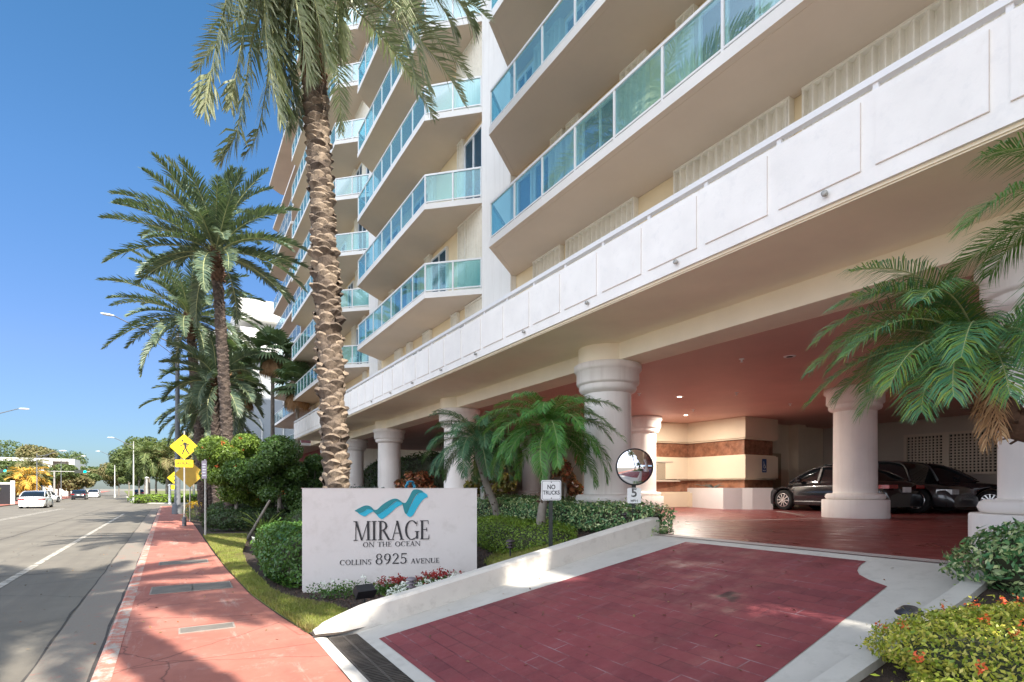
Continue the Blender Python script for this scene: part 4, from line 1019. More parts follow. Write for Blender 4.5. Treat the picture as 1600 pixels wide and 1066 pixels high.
GL = {
 'M': (1.02, bar(.13, 0, .15, 1, TN) + bar(.16, 1, .50, .0, TH, TH * .8) + bar(.50, 0, .86, 1, TN) + bar(.89, 0, .87, 1, TH) + sf(.13, 0, .24) + sf(.89, 0, .28) + sf(.11, 1, .22, 1) + sf(.91, 1, .22, 1)),
 'I': (.36, bar(.18, 0, .18, 1, TH) + sf(.18, 0, .3) + sf(.18, 1, .3, 1)),
 'R': (.78, bar(.17, 0, .17, 1, TH) + sf(.17, 0, .3) + sf(.12, 1, .2, 1) + arc(.25, .745, .34, .255, -90, 90) + hb(.17, .28, .965) + hb(.17, .30, .49) + bar(.70, 0, .36, .5, TH * 1.05, TH) + sf(.70, 0, .18)),
 'A': (.78, bar(.08, 0, .38, 1, TN) + bar(.66, 0, .37, 1, TH) + hb(.17, .55, .33) + sf(.08, 0, .2) + sf(.66, 0, .26)),
 'G': (.90, arc(.46, .5, .42, .52, 42, 300) + arc(.46, .5, .42, .52, 300, 330, .05, .04, 5) + bar(.79, .04, .79, .44, TH * .9) + sf(.79, .44, .28, 1) + bar(.76, .7, .79, .98, .03, .02)),
 'E': (.66, bar(.17, 0, .17, 1, TH) + hb(.05, .58, 0) + hb(.05, .55, .965) + hb(.17, .46, .5) + bar(.57, 0, .60, .24, .045, .015) + bar(.54, 1, .56, .8, .045, .015) + bar(.45, .41, .45, .62, .03)),
 'O': (.92, arc(.46, .5, .42, .52, 0, 360, n=36)),
 'N': (.92, bar(.14, 0, .14, 1, TN) + bar(.78, 0, .15, 1, TH) + bar(.78, 0, .78, 1, TN) + sf(.14, 0, .22) + sf(.10, 1, .2, 1) + sf(.78, 1, .22, 1)),
 'T': (.74, bar(.37, 0, .37, 1, TH) + sf(.37, 0, .3) + hb(.03, .71, .965) + bar(.045, .8, .04, 1, .02, .045) + bar(.695, .8, .70, 1, .02, .045)),
 'H': (.88, bar(.16, 0, .16, 1, TH) + bar(.72, 0, .72, 1, TH) + hb(.16, .72, .49) + sf(.16, 0, .28) + sf(.72, 0, .28) + sf(.16, 1, .28, 1) + sf(.72, 1, .28, 1)),
 'C': (.86, arc(.46, .5, .42, .52, 45, 315) + bar(.74, .72, .78, .98, .03, .02)),
 'L': (.64, bar(.17, 0, .17, 1, TH) + sf(.17, 1, .28, 1) + hb(.05, .58, 0) + bar(.57, 0, .60, .26, .045, .015)),
 'S': (.62, arc(.30, .745, .24, .265, 40, 270, .10, .06) + arc(.30, .255, .26, .275, -140, 90, .11, .06) + bar(.51, .78, .53, .98, .02) + bar(.06, .03, .05, .24, .02)),
 'V': (.78, bar(.37, 0, .09, 1, TH) + bar(.40, 0, .66, 1, TN) + sf(.10, 1, .26, 1) + sf(.66, 1, .2, 1)),
 'U': (.84, bar(.16, .33, .16, 1, TH) + bar(.70, .33, .70, 1, TN) + arc(.43 - .035, .35, .33, .37, 180, 360, .10, .06) + sf(.16, 1, .28, 1) + sf(.70, 1, .22, 1)),
 '8': (.66, arc(.32, .755, .24, .26, 0, 360, .10, .05) + arc(.32, .26, .29, .285, 0, 360, .115, .05)),
 '9': (.66, arc(.32, .68, .28, .335, 0, 360, .115, .05) + arc(.10, .66, .50, .70, -78, 10, .115, .07)),
 '2': (.66, arc(.31, .72, .26, .30, -20, 165, .115, .06) + bar(.08, .04, .49, .62, .07, .12) + hb(.05, .60, 0, .1)),
 '5': (.62, hb(.13, .56, .92, .09) + bar(.12, .5, .15, 1, .05) + arc(.26, .31, .30, .32, -150, 120, .12, .06)),
}
def serif_line(mb, text, x0, x1, z0, h, y, depth=.012, track=.03, lift=0):
    tot = sum((GL[c][0] if c != ' ' else .45) + track for c in text); sx = (x1 - x0) / tot; x = x0; q = 0
    for c in text:
        if c == ' ': x += (.45 + track) * sx; continue
        adv, polys = GL[c]
        for P in polys:
            q += 1; d = depth + (q % 7) * .00025
            a = sum(P[i][0] * P[(i + 1) % 4][1] - P[(i + 1) % 4][0] * P[i][1] for i in range(4))
            if a < 0: P = P[::-1]
            f = [(x + p[0] * sx, y - d, z0 + p[1] * h) for p in P]; b_ = [(x + p[0] * sx, y + .002, z0 + p[1] * h) for p in P]
            mb.add(f + b_, [(0, 1, 2, 3), (1, 0, 4, 5), (2, 1, 5, 6), (3, 2, 6, 7), (0, 3, 7, 4)])
        x += (adv + track) * sx
sg = thing('name_wall', (1.62, 9.11, 0), R(-18.5), 'freestanding pale plaster name wall with teal wave emblem and black lettering', 'sign wall')
MB().box(0, 2.79, 0, .26, -.05, 1.643).build('slab', M['sign'], sg)
MB().box(-.01, 2.80, -.006, .27, 1.6435, 1.652).build('coping', M['sign'], sg)
L1 = MB(); serif_line(L1, 'MIRAGE', .78, 2.01, .806, .312, 0); L1.build('lettering', M['black'], sg)
L2 = MB(); serif_line(L2, 'ON THE OCEAN', .925, 1.85, .699, .078, 0, .008); L2.build('lettering', M['black'], sg)
L3 = MB(); serif_line(L3, 'COLLINS', .567, 1.065, .417, .080, 0, .008); serif_line(L3, '8925', 1.12, 1.64, .414, .168, 0, .010); serif_line(L3, 'AVENUE', 1.69, 2.165, .410, .080, 0, .008); L3.build('lettering', M['black'], sg)
def ribbon(top, bot, y0, y1, name, mat):
    mb = MB(); n = len(top)
    vs = [(x, y1, z) for x, z in top] + [(x, y1, z) for x, z in bot] + [(x, y0, z) for x, z in top] + [(x, y0, z) for x, z in bot]
    fs = [(n + i, n + i + 1, i + 1, i) for i in range(n - 1)] + [(i, i + 1, 2 * n + i + 1, 2 * n + i) for i in range(n - 1)] + [(n + i + 1, n + i, 3 * n + i, 3 * n + i + 1) for i in range(n - 1)]
    mb.add(vs, fs).build(name, mat, sg)
def cr(P, n=6):
    o = []
    for i in range(len(P) - 1):
        p0 = P[max(i - 1, 0)]; p1 = P[i]; p2 = P[i + 1]; p3 = P[min(i + 2, len(P) - 1)]
        for k in range(n):
            t = k / n; o.append(tuple(.5 * (2 * b + (c - a) * t + (2 * a - 5 * b + 4 * c - d) * t * t + (3 * b - a - 3 * c + d) * t ** 3) for a, b, c, d in zip(p0, p1, p2, p3)))
    return o + [P[-1]]
# three linked wave ribbons, each a dark upper and a bright lower stripe
def wave(top, mid, low):
    ribbon(cr(top), cr(mid), .002, -.014, 'emblem_dark', M['teal']); ribbon(cr(mid), cr(low), .002, -.010, 'emblem_bright', M['cyan'])
ribbon(cr([(.80, 1.288), (.88, 1.335), (.975, 1.372), (1.05, 1.352), (1.10, 1.30)]), cr([(.80, 1.284), (.87, 1.255), (.94, 1.272), (1.00, 1.315), (1.07, 1.298)]), .002, -.014, 'emblem_dark', M['teal'])
ribbon(cr([(.845, 1.264), (.90, 1.262), (.96, 1.285), (1.02, 1.322), (1.10, 1.30)]), cr([(.845, 1.258), (.90, 1.215), (.965, 1.195), (1.02, 1.235), (1.095, 1.275)]), .002, -.010, 'emblem_bright', M['cyan'])
ribbon(cr([(1.07, 1.315), (1.14, 1.30), (1.25, 1.395), (1.38, 1.468), (1.47, 1.475), (1.545, 1.425)]), cr([(1.09, 1.275), (1.155, 1.225), (1.25, 1.28), (1.36, 1.365), (1.45, 1.435), (1.56, 1.405)]), .002, -.014, 'emblem_dark', M['teal'])
ribbon(cr([(1.13, 1.245), (1.19, 1.24), (1.29, 1.305), (1.39, 1.385), (1.47, 1.435), (1.56, 1.40)]), cr([(1.13, 1.235), (1.19, 1.165), (1.245, 1.155), (1.36, 1.245), (1.46, 1.335), (1.56, 1.39)]), .002, -.010, 'emblem_bright', M['cyan'])
ribbon(cr([(1.535, 1.43), (1.60, 1.41), (1.66, 1.50), (1.71, 1.60), (1.765, 1.632), (1.86, 1.615), (1.90, 1.575)]), cr([(1.555, 1.39), (1.59, 1.25), (1.63, 1.24), (1.68, 1.36), (1.735, 1.48), (1.80, 1.565), (1.885, 1.58)]), .002, -.014, 'emblem_dark', M['teal'])
ribbon(cr([(1.61, 1.245), (1.66, 1.31), (1.72, 1.43), (1.79, 1.545), (1.87, 1.585), (1.92, 1.57), (1.96, 1.54)]), cr([(1.612, 1.225), (1.66, 1.18), (1.72, 1.20), (1.80, 1.335), (1.87, 1.44), (1.93, 1.49), (1.965, 1.50)]), .002, -.010, 'emblem_bright', M['cyan'])

# ================================================================== SIGNS AND POSTS
def rplate(w_, h_, r, y, th=.004):
    pts = []
    for cx, cz, a0 in ((w_ / 2 - r, h_ / 2 - r, 0), (-w_ / 2 + r, h_ / 2 - r, 90), (-w_ / 2 + r, -h_ / 2 + r, 180), (w_ / 2 - r, -h_ / 2 + r, 270)):
        for k in range(6): a = R(a0 + 90 * k / 5); pts.append((cx + r * math.cos(a), cz + r * math.sin(a)))
    n = len(pts); mb = MB(); mb.add([(x, y - th, z) for x, z in pts] + [(x, y, z) for x, z in pts], [list(range(n))[::-1] , list(range(n, 2 * n))] + [(i, (i + 1) % n, n + (i + 1) % n, n + i) for i in range(n)])
    return mb
def place(o, z, y=0): o.location = (0, y, z); return o
FR = (R(90), 0, 0)
t = thing('no_trucks_sign', (4.78, 6.78, .55), R(-20), 'small white NO TRUCKS sign on a dark square post behind the low wall', 'sign')
MB().box(-.025, .025, -.0, .05, -.1, 1.22).build('post', M['postgreen'], t)
place(rplate(.31, .305, .03, -.004).build('plate', M['signwhite'], t), 1.07)
bmb = rplate(.285, .28, .022, -.0082, .0006).build('border', M['black'], t); place(bmb, 1.07); place(rplate(.272, .267, .018, -.0090, .0006).build('panel', M['signwhite'], t), 1.07)
text_part('lettering', 'NO', .095, M['black'], t, (0, -.0105, 1.115), FR, .0006, .85); text_part('lettering', 'TRUCKS', .085, M['black'], t, (0, -.0105, 1.03), FR, .0006, .82)
for z in (1.19, .95): MB().lathe([(.008, -.014), (.008, -.009)], 10, axis='y', c=(0, 0, z)).build('bolt', M['iron'], t)
t = thing('speed_mirror_post', (6.36, 6.66, COURT - .05), R(-33), 'round convex traffic mirror above a white 5 MPH plate on a dark post', 'traffic mirror')
MB().box(-.03, .03, .0, .06, -.1, .98).build('post', M['postgreen'], t)
place(rplate(.225, .255, .03, -.004).build('plate', M['signwhite'], t), .66)
text_part('lettering', '5', .20, M['black'], t, (0, -.007, .70), FR, .001, 1.05).data.name; text_part('lettering', 'MPH', .055, M['black'], t, (0, -.007, .57), FR, .001, 1.1)
mr = MB(); prof = [(.001, -.105)] + [(.29 * k / 10, -.105 + .085 * (k / 10) ** 2) for k in range(1, 11)]
mr.lathe(prof, 40, axis='y', cap=False); o = mr.build('mirror_face', M['mirror'], t); place(o, 1.13, -.03)
mr = MB(); mr.lathe([(.288, -.028), (.300, -.03), (.306, -.015), (.306, .01), (.29, .02), (.02, .03)], 40, axis='y', cap=False); o = mr.build('rim', M['black'], t); place(o, 1.13, -.03)
# crossing sign
t = thing('crossing_sign', (.07, 27.85, 0), R(-6), 'nearer yellow pedestrian diamond with an AHEAD plate on a pale post', 'road sign', 'yellow pedestrian signs')
MB().tube([(0, 0, -.1), (0, 0, 4.15)], .032, 12).build('post', M['pole'], t)
MB().lathe([(.085, 0), (.085, .32), (.04, .4)], 14).build('post_base', M['darkpole'], t)
def diamond(t, z, a=.78, back=False, y=-.04):
    o = rplate(a, a, .06, 0).build('diamond_plate', M['yellow'] if not back else M['yellow'], t); o.location = (0, y, z); o.rotation_euler = (0, R(45), 0)
    if not back:
        o = rplate(a * .93, a * .93, .05, 0, .0008).build('border', M['black'], t); o.location = (0, y - .0045, z); o.rotation_euler = (0, R(45), 0)
        o = rplate(a * .90, a * .90, .045, 0, .0008).build('panel', M['yellow'], t); o.location = (0, y - .0058, z); o.rotation_euler = (0, R(45), 0)
def walker(t, z, s, y):
    mb = MB()
    def P(pts): 
        n = len(pts); mb.add([(x * s, y, z + q * s) for x, q in pts] + [(x * s, y + .003, z + q * s) for x, q in pts], [list(range(n))[::-1]] + [(i, (i + 1) % n, n + (i + 1) % n, n + i) for i in range(n)])
    P([(-.12 + .075 * math.cos(a), .47 + .075 * math.sin(a)) for a in [math.pi * 2 * k / 16 for k in range(16)]][::-1])
    P([(.02, -.12), (.16, -.10), (.18, .2), (.12, .34), (-.02, .36), (-.07, .28), (.0, .1)])
    P([(-.05, .36), (-.04, .25), (-.22, .10), (-.33, .11), (-.34, .05), (-.20, .03), (-.02, .18)][::-1])
    P([(.1, .34), (.2, .26), (.36, .2), (.36, .14), (.2, .17), (.12, .24)])
    P([(.24, .2), (.30, .19), (.24, -.0), (.18, .0)])
    P([(.02, -.11), (.09, -.1), (.0, -.36), (-.08, -.6), (-.16, -.6), (-.10, -.33)][::-1])
    P([(.07, -.11), (.16, -.1), (.24, -.3), (.38, -.54), (.31, -.58), (.14, -.34)])
    mb.build('walker_symbol', M['black'], t)
diamond(t, 3.46); walker(t, 3.46, .55, -.052)
place(rplate(.68, .32, .03, -.04).build('plate', M['yellow'], t), 2.73); text_part('lettering', 'AHEAD', .17, M['black'], t, (0, -.047, 2.73), FR, .001, 1.0)
t = thing('crossing_sign', (.32, 31.2, 0), R(165), 'back of a brown-yellow diamond sign on a thin post behind the AHEAD plate', 'road sign')
MB().tube([(0, 0, -.1), (0, 0, 2.6)], .03, 10).build('post', M['pole'], t); o = rplate(.95, .95, .06, 0).build('diamond_plate', pm('sign_back_ochre', (.42, .26, .02), .1, 5, .5), t); o.location = (0, .04, 2.35); o.rotation_euler = (0, R(45), 0)
t = thing('crossing_sign', (-.6, 59, 0), R(-4), 'small distant yellow pedestrian diamond beyond the cross street', 'road sign', 'yellow pedestrian signs')
MB().tube([(0, 0, -.1), (0, 0, 3.0)], .04, 10).build('post', M['pole'], t); diamond(t, 2.6, .85); walker(t, 2.6, .6, -.052); place(rplate(.6, .4, .03, -.04).build('plate', M['yellow'], t), 1.75)
# parking regulation post
t = thing('parking_sign', (.66, 20.97, 0), R(-62), 'narrow grey-purple parking plate seen edge-on atop a slim pale post in the grass', 'sign')
MB().tube([(0, 0, -.1), (0, 0, 2.62)], .035, 12).build('post', M['pole'], t)
place(rplate(.30, .60, .03, -.04).build('plate', M['purple'], t), 2.27)
for i, z in enumerate((2.45, 2.36, 2.27, 2.18, 2.08)): MB().box(-.10, .10 - .02 * (i % 2), -.0456, -.0446, z - .018, z + .018).build('text_bar', M['signwhite'], t)
# bollard lights and garden lamps
def pathlight(x, y, z, h, lab, dark=True):
    t = thing('path_light', (x, y, z), 0, lab, 'garden light', 'louvred path lights')
    MB().tube([(0, 0, -.1), (0, 0, h - .14)], .013, 8).build('stem', M['black'], t)
    MB().lathe([(.02, h - .15), (.065, h - .13), (.065, h - .12), (.03, h - .115), (.03, h - .09), (.075, h - .08), (.075, h - .07), (.03, h - .065), (.03, h - .045), (.078, h - .038), (.07, h - .02), (.04, h), (.01, h + .006)], 18).build('louvre_head', pm('lamp_bronze', (.07, .055, .06) if dark else (.22, .19, .21), .1, 6, .4, metal=.3, bstr=0), t)
pathlight(2.62, 6.95, .04, .42, 'louvred path light among the flowers in front of the name wall', False)
pathlight(4.55, 7.6, .42, .40, 'louvred path light at the foot of the yellow-green hedge')
pathlight(6.22, 6.72, .95, .30, 'louvred path light touching the foot of the mirror post')
t = thing('floodlight', (1.98, 6.92, .02), R(10), 'black box floodlight on a stake in front of the name wall', 'garden light')
MB().tube([(0, 0, -.1), (0, 0, .27)], .013, 8).build('stake', M['black'], t)
o = MB().box(-.12, .12, -.06, .06, -.06, .05).box(-.13, .13, -.075, -.06, -.07, .06).box(-.09, .09, .06, .09, -.03, .02).build('lamp_head', M['black'], t); o.location = (0, 0, .33); o.rotation_euler = (R(35), 0, 0)
t = thing('floodlight', (4.62, 1.95, rampz(4.62) + .02), R(20), 'dark hooded ground light on the concrete edge before the yellow bed', 'garden light')
MB().lathe([(.085, .10), (.095, .115), (.075, .14), (.04, .165), (.008, .17)], 20).build('hood', M['black'], t); MB().lathe([(.03, 0), (.03, .12)], 12).build('stem', M['black'], t)
t = thing('floodlight', (6.75, 12.6, 1.35), R(-40), 'pale blue bullet spotlight on a grey box behind the clipped hedge', 'garden light')
MB().box(-.09, .0, -.05, .05, 0, .3).build('junction_box', M['pole'], t); o = MB().lathe([(.035, -.1), (.05, .0), (.13, .2), (.13, .23), (.11, .235)], 16).tube([(0, 0, -.1), (-.02, 0, -.25)], .02, 8).build('lamp_head', pm('pale_aqua', (.45, .62, .66), .05, 5, .4), t); o.location = (.06, 0, .48); o.rotation_euler = (0, R(35), 0)
t = thing('hose_coil', (5.55, 14.8, 1.72), R(30), 'bright blue coiled hose showing above the top edge of the name wall', 'hose')
mb = MB(); mb.tube([(.2 * math.cos(a / 4) * (1 - .004 * a), .05 * math.sin(a) * .6, .12 * math.sin(a / 4)) for a in range(0, 75)], .028, 6); mb.build('coil', M['bluehose'], t); MB().tube([(0, 0, -1.4), (0, 0, -.08)], .03, 8).build('post', M['darkpole'], t)
# wheelchair plate
t = thing('accessible_sign', (17.75, 12.035, 2.45), 0, 'small blue wheelchair plate on the banded lobby wall', 'sign')
place(rplate(.26, .48, .02, -.002).build('plate', M['blue'], t), 0)
mb = MB()
for pg in arc(0, -.03, .062, .062, 100, 370, .016, .016, 20): mb.add([(x, -.0075, z) for x, z in pg] , [(0, 1, 2, 3)])
for a, b_, w_ in (((-.03, .10), (-.02, .0), .02), ((-.02, .0), (.05, .0), .018), ((.05, .0), (.075, -.08), .018), ((.075, -.08), (.1, -.075), .014), ((-.025, .05), (.03, .05), .014)):
    mb.beam((a[0], -.0085, a[1]), (b_[0], -.0085, b_[1]), w_, .002, up=(0, 1, 0))
mb.lathe([(.018, -.0085), (.018, -.0065)], 12, axis='y', c=(-.035, 0, .13)); mb.build('wheelchair_symbol', M['signwhite'], t)
text_part('lettering', 'PARKING', .045, M['signwhite'], t, (0, -.0065, -.17), FR, .0006, .9)

# ================================================================== PALMS
def tall_date(name, p0, p1, r0, r1, label, seed, specs, fmat, near=False, dead=0, kw={}):
    rng = np.random.default_rng(seed); rr = random.Random(seed)
    t = thing(name, p0, 0, label, 'palm tree'); H = p1[2] - p0[2]; dx, dy = p1[0] - p0[0], p1[1] - p0[1]
    cen = lambda z: (dx * (z / H) ** 1.2 if z > 0 else 0, dy * (z / H) ** 1.2 if z > 0 else 0)
    rf = lambda z: r0 + (r1 - r0) * min(1, max(0, z / H))
    mb = MB(); mb.tube([(cen(H * k / 14)[0], cen(H * k / 14)[1], H * k / 14 if k else -.1) for k in range(15)], [rf(H * k / 14) for k in range(15)], 16, 1)
    if near:
        boots(mb, cen, rf, .1, H * .53, lambda f: .21 - .03 * f, lambda f: .36, lambda f: .075 + .025 * min(1, f * 1.6), rng, 0)
        boots(mb, cen, rf, H * .53, H * .82, lambda f: .13, lambda f: .27, lambda f: .06, rng, 0)
        boots(mb, cen, rf, H * .82, H * 1.0, lambda f: .12, lambda f: .16, lambda f: .05 + .04 * f, rng, 2)
    else:
        boots(mb, cen, rf, .1, H * .88, lambda f: .2, lambda f: .38, lambda f: .045, rng, 1); boots(mb, cen, lambda z: rf(z) * 1.25, H * .90, H * 1.02, lambda f: .17, lambda f: .2, lambda f: .08, rng, 3)
    mb.build('trunk', [M['boot'], M['trunk'], M['bootred'], M['fibre']], t)
    crown(t, np.array([dx, dy, H + .1]), specs, rng, fmat, **kw)
    return t
cs_, sn_ = math.cos(R(YAW)), math.sin(R(YAW))
def azi(deg):  # 0 = towards the right of the picture axis, 90 = away
    return R(deg) - R(YAW)
big = []
rr = random.Random(4)
BC = np.array([2.2, 11.7, 11.9])
def hang(*pts):   # (right, up, towards the street) offsets in metres from the crown
    rv = np.array([cs_, -sn_, 0]); fv = np.array([-sn_, -cs_, 0])
    return [BC - np.array([2.72, 11.3, .02])] + [BC - np.array([2.72, 11.3, .02]) + rv * a + np.array([0, 0, 1.]) * b + fv * c for a, b, c in pts]
for P_, L_ in (((( -.55, .55, .1), (-1.25, .25, .3), (-1.5, -.8, .4), (-1.75, -2.0, .4), (-1.95, -2.75, .3)), 4.2),
          (((-.7, .35, -.5), (-1.35, -.3, -.6), (-1.62, -1.5, -.7), (-1.85, -2.6, -.7), (-2.1, -3.2, -.6)), 4.2),
          (((.5, .75, .2), (1.25, .65, .5), (1.8, -.3, .6), (2.25, -1.5, .7), (2.6, -2.75, .7)), 4.6),
          (((.7, 1.0, -.2), (1.7, 1.1, -.2), (2.5, .55, -.2), (3.1, -.35, 0), (3.4, -.9, 0)), 4.6),
          (((.15, .45, .5), (.35, .2, 1.1), (.45, -.8, 1.2), (.62, -1.7, 1.1), (.75, -2.4, 1.0)), 3.8),
          (((.1, .3, .5), (.1, -.1, .9), (.12, -1.0, 1.0), (.25, -1.9, .9), (.3, -2.5, .8)), 3.6),
          (((-.2, .4, .35), (-.5, 0, .7), (-.55, -1.1, .75), (-.5, -2.1, .65), (-.35, -3.1, .5)), 4.0),
          (((-.25, .2, .2), (-.5, -.4, .45), (-.5, -1.5, .5), (-.4, -2.4, .45), (-.2, -3.0, .4)), 3.6),
          (((-.35, .3, 0), (-.62, -.1, .1), (-.62, -1.3, .2), (-.5, -2.3, .2), (-.35, -3.1, .2)), 3.7),
          (((-.4, .5, .5), (-.85, .3, .9), (-.95, -.6, 1.0), (-.9, -1.3, 1.0)), 3.0),
          (((.4, .3, .2), (.75, -.3, .5), (.8, -1.2, .6), (.85, -1.9, .6)), 3.0)):
    big.append((0, 0, 0, L_ * .97, dict(path=hang(*[(a * .86 + .07, b * .93 + .12, c - .35) for a, b, c in P_]), nl=100, ll=.6, lw=.04, v=.1, droop=.5, fwd=(24, 62))))
    big.append((0, 0, 0, L_, dict(path=hang(*P_), nl=125, ll=.74, lw=.046, v=.12, droop=.55, fwd=(24, 62))))
for i in range(30):
    e = 1.35 - 1.0 * (i / 30); big.append((azi(i * 137.5), e, e - 1.3 - .4 * rr.random(), 3.9 + .4 * rr.random()))
tall_date('date_palm', (2.72, 11.3, .02), (2.2, 11.7, 11.9), .222, .195, 'tall date palm with a pale notched trunk directly behind the name wall', 11, big, M['datefrond'], True, kw=dict(nl=92, ll=.60, lw=.030, v=.35, droop=.25, rib=.03, p=.85, fwd=(28, 66), start=.10))
def full(n, L, seed, up=1.45, lo=-.75, bend=1.15):
    r = random.Random(seed); o = []
    for i in range(n):
        f = (i + .5) / n; e = up + (lo - up) * f ** 1.1; o.append((i * 2.39996 + r.uniform(-.2, .2), e, e - bend - r.uniform(-.2, .35), L * r.uniform(.9, 1.08)))
    return o
kd = dict(nl=84, ll=.58, lw=.052, v=.35, droop=.3, rib=.03, fwd=(30, 66), start=.14, p=1.1)
tall_date('date_palm', (1.75, 25.8, 0), (1.2, 26.0, 11.4), .21, .18, 'tallest date palm of the left group, its dark crown clear against the sky', 12, full(50, 3.85, 1, 1.5, -.3, .8), M['datefrond2'], kw=kd)
tall_date('date_palm', (1.0, 34.9, 0), (.35, 35.3, 11.0), .24, .21, 'second date palm of the left group, lower and behind the tallest one', 13, full(48, 4.2, 2, 1.45, -.6, .9), M['datefrond2'], kw=kd)
tall_date('date_palm', (1.7, 45.0, 0), (1.5, 45.5, 7.2), .32, .3, 'shorter dark date palm beside the tall street lamp pole', 14, full(44, 4.0, 3), M['datefrond2'], kw=kd)
tall_date('date_palm', (1.5, 29.5, 0), (1.4, 29.6, 6.6), .27, .25, 'stubby date palm trunk and crown behind the orange flowering shrub', 15, full(30, 2.6, 5), M['datefrond2'], kw=kd)
# behind the viewpoint: palm of the road shadow, two more added as shade blockers
tall_date('date_palm', (2.3, -2.3, 0), (.95, -1.4, 13.0), .27, .24, 'date palm behind the viewpoint whose crown shadow lies on the road', 16, full(50, 4.1, 7, 1.4, -.5, 1.0), M['datefrond'], kw=kd)
tall_date('date_palm', (4.7, -4.6, .2), (4.8, -4.4, 9.2), .27, .24, 'unseen date palm added behind the viewpoint to shade the red driveway', 18, full(60, 1.75, 9), M['datefrond'], kw=kd)
tall_date('date_palm', (5.0, -2.0, .2), (5.15, -2.4, 12.3), .27, .24, 'unseen date palm added behind the viewpoint to shade the name wall', 19, full(66, 2.2, 10), M['datefrond'], kw=kd)
fan_palm('fan_palm', (6.2, 47.5, 0), 12.6, 2.2, 'taller fan palm with a brown skirt in front of the grey neighbour building', 21, 'fan palms left of the tower')
fan_palm('fan_palm', (7.4, 43.5, 0), 9.4, 2.1, 'shorter fan palm close to the end of the white parapet', 22, 'fan palms left of the tower')
fan_palm('fan_palm', (3.2, 46.5, 0), 11.5, 2.0, 'slim fan palm between the two date palm trunks', 23, 'fan palms left of the tower')
fan_palm('fan_palm', (4.4, 52.0, 0), 10.0, 2.0, 'fan palm farthest back behind the tallest date palm', 24, 'fan palms left of the tower')
# dwarf date palms
def dwarf(name, p0, pts, rads, c, specs, mat, label, seed, kw, boots_n=0, dead=None):
    rng = np.random.default_rng(seed); t = thing(name, p0, 0, label, 'palm tree')
    mb = MB(); mb.tube(pts, rads, 12, 0)
    # rough stubs under the crown
    P = [Vector(q) for q in pts]
    for i in range(boots_n):
        f = rng.uniform(.0, 1) ** .7; k = min(int(f * (len(P) - 1)), len(P) - 2); q = P[k].lerp(P[k + 1], f * (len(P) - 1) - k); tg = (P[k + 1] - P[k]).normalized()
        a = rng.uniform(0, 6.28); o1 = tg.orthogonal().normalized(); o2 = tg.cross(o1); d = o1 * math.cos(a) + o2 * math.sin(a)
        r = rads[k]; b0 = q + d * r * .8; b1 = q + d * (r + rng.uniform(.025, .075)) + tg * rng.uniform(.01, .07)
        mb.beam(b0, b1, .022, .012, 1)
    mb.build('trunk', [M['trunkgrey'], M['fibre']] if boots_n == 0 else [M['trunkgrey'] if p0[0] < 6.4 and boots_n < 150 else M['fibre'], M['fibre']], t)
    crown(t, np.array(c), specs, rng, mat, **kw)
    if dead:
        parts = []
        for sp in dead: parts += frond(np.array(c), sp[0], sp[1], sp[2], sp[3], 46, .22, .010, rng, v=-.2, droop=1.2, rib=.012, p=.5)
        V, F, mi = merge(parts); np_mesh('dead_frond', V, F, [M['deadfrond'], M['deadfrond']], t, mi)
    return t
kr_ = dict(nl=76, ll=.32, lw=.014, v=.12, droop=.75, rib=.010, fwd=(24, 62), start=.16, p=1.05, jit=.08)
def dspec(n, L, seed, up=1.4, lo=-.15, bend=1.7):
    r = random.Random(seed); o = []
    for i in range(n):
        f = (i + .5) / n; e = up + (lo - up) * f; o.append((i * 2.39996 + r.uniform(-.25, .25), e, max(-1.55, e - bend - r.uniform(-.25, .3)), L * r.uniform(.85, 1.1)))
    return o
dwarf('dwarf_date_palm', (5.62, 8.25, .85), [(0, 0, -.15), (-.05, -.03, .25), (.05, .03, .6), (.10, .0, 1.0), (.12, -.02, 1.5), (.14, -.02, 1.85)], [.13, .085, .075, .075, .11, .10], (.14, -.02, 1.85), dspec(36, 1.42, 3), M['robfrond'], 'bright green dwarf date palm with a bent trunk left of the no trucks sign', 31, kr_, 90)
dwarf('dwarf_date_palm', (6.25, 10.9, .95), [(0, 0, -.15), (-.1, .05, .3), (-.3, .12, .8), (-.42, .2, 1.4), (-.45, .22, 1.75)], [.12, .085, .08, .11, .10], (-.45, .22, 1.75), dspec(38, 1.5, 4), M['robfrond2'], 'darker dwarf date palm leaning left behind the bright green one', 32, kr_, 70)
kn = dict(nl=104, ll=.36, lw=.0078, v=.15, droop=.75, rib=.010, fwd=(22, 60), start=.15, p=.95, jit=.07)
nearspec = [(azi(a), e0, e1, L) for a, e0, e1, L in ((175, 1.07, -0.80, 1.55), (168, 0.82, -0.90, 1.5), (190, 1.27, -0.60, 1.5), (184, 1.42, -0.30, 1.5), (172, 0.52, -1.00, 1.45), (198, 0.87, -0.90, 1.45), (182, 0.32, -1.20, 1.15), (200, 0.62, -1.15, 1.25), (215, 0.42, -1.25, 1.15), (228, 0.82, -1.10, 1.2), (160, 1.02, -1.00, 1.3), (150, 0.62, -1.10, 1.2), (240, 0.32, -1.30, 1.0), (255, 0.72, -1.20, 1.05), (140, 1.22, -0.70, 1.25), (205, 1.27, -0.70, 1.3), (120, 0.82, -1.00, 1.1), (100, 1.12, -0.80, 1.1), (75, 0.92, -0.90, 1.1), (45, 1.02, -0.80, 1.1), (20, 0.82, -1.00, 1.1), (0, 1.02, -0.90, 1.2), (330, 0.72, -1.10, 1.1), (305, 1.02, -1.00, 1.1), (280, 1.02, -1.00, 1.1), (178, 1.37, -0.50, 1.3), (195, 0.17, -1.30, 1.0))]
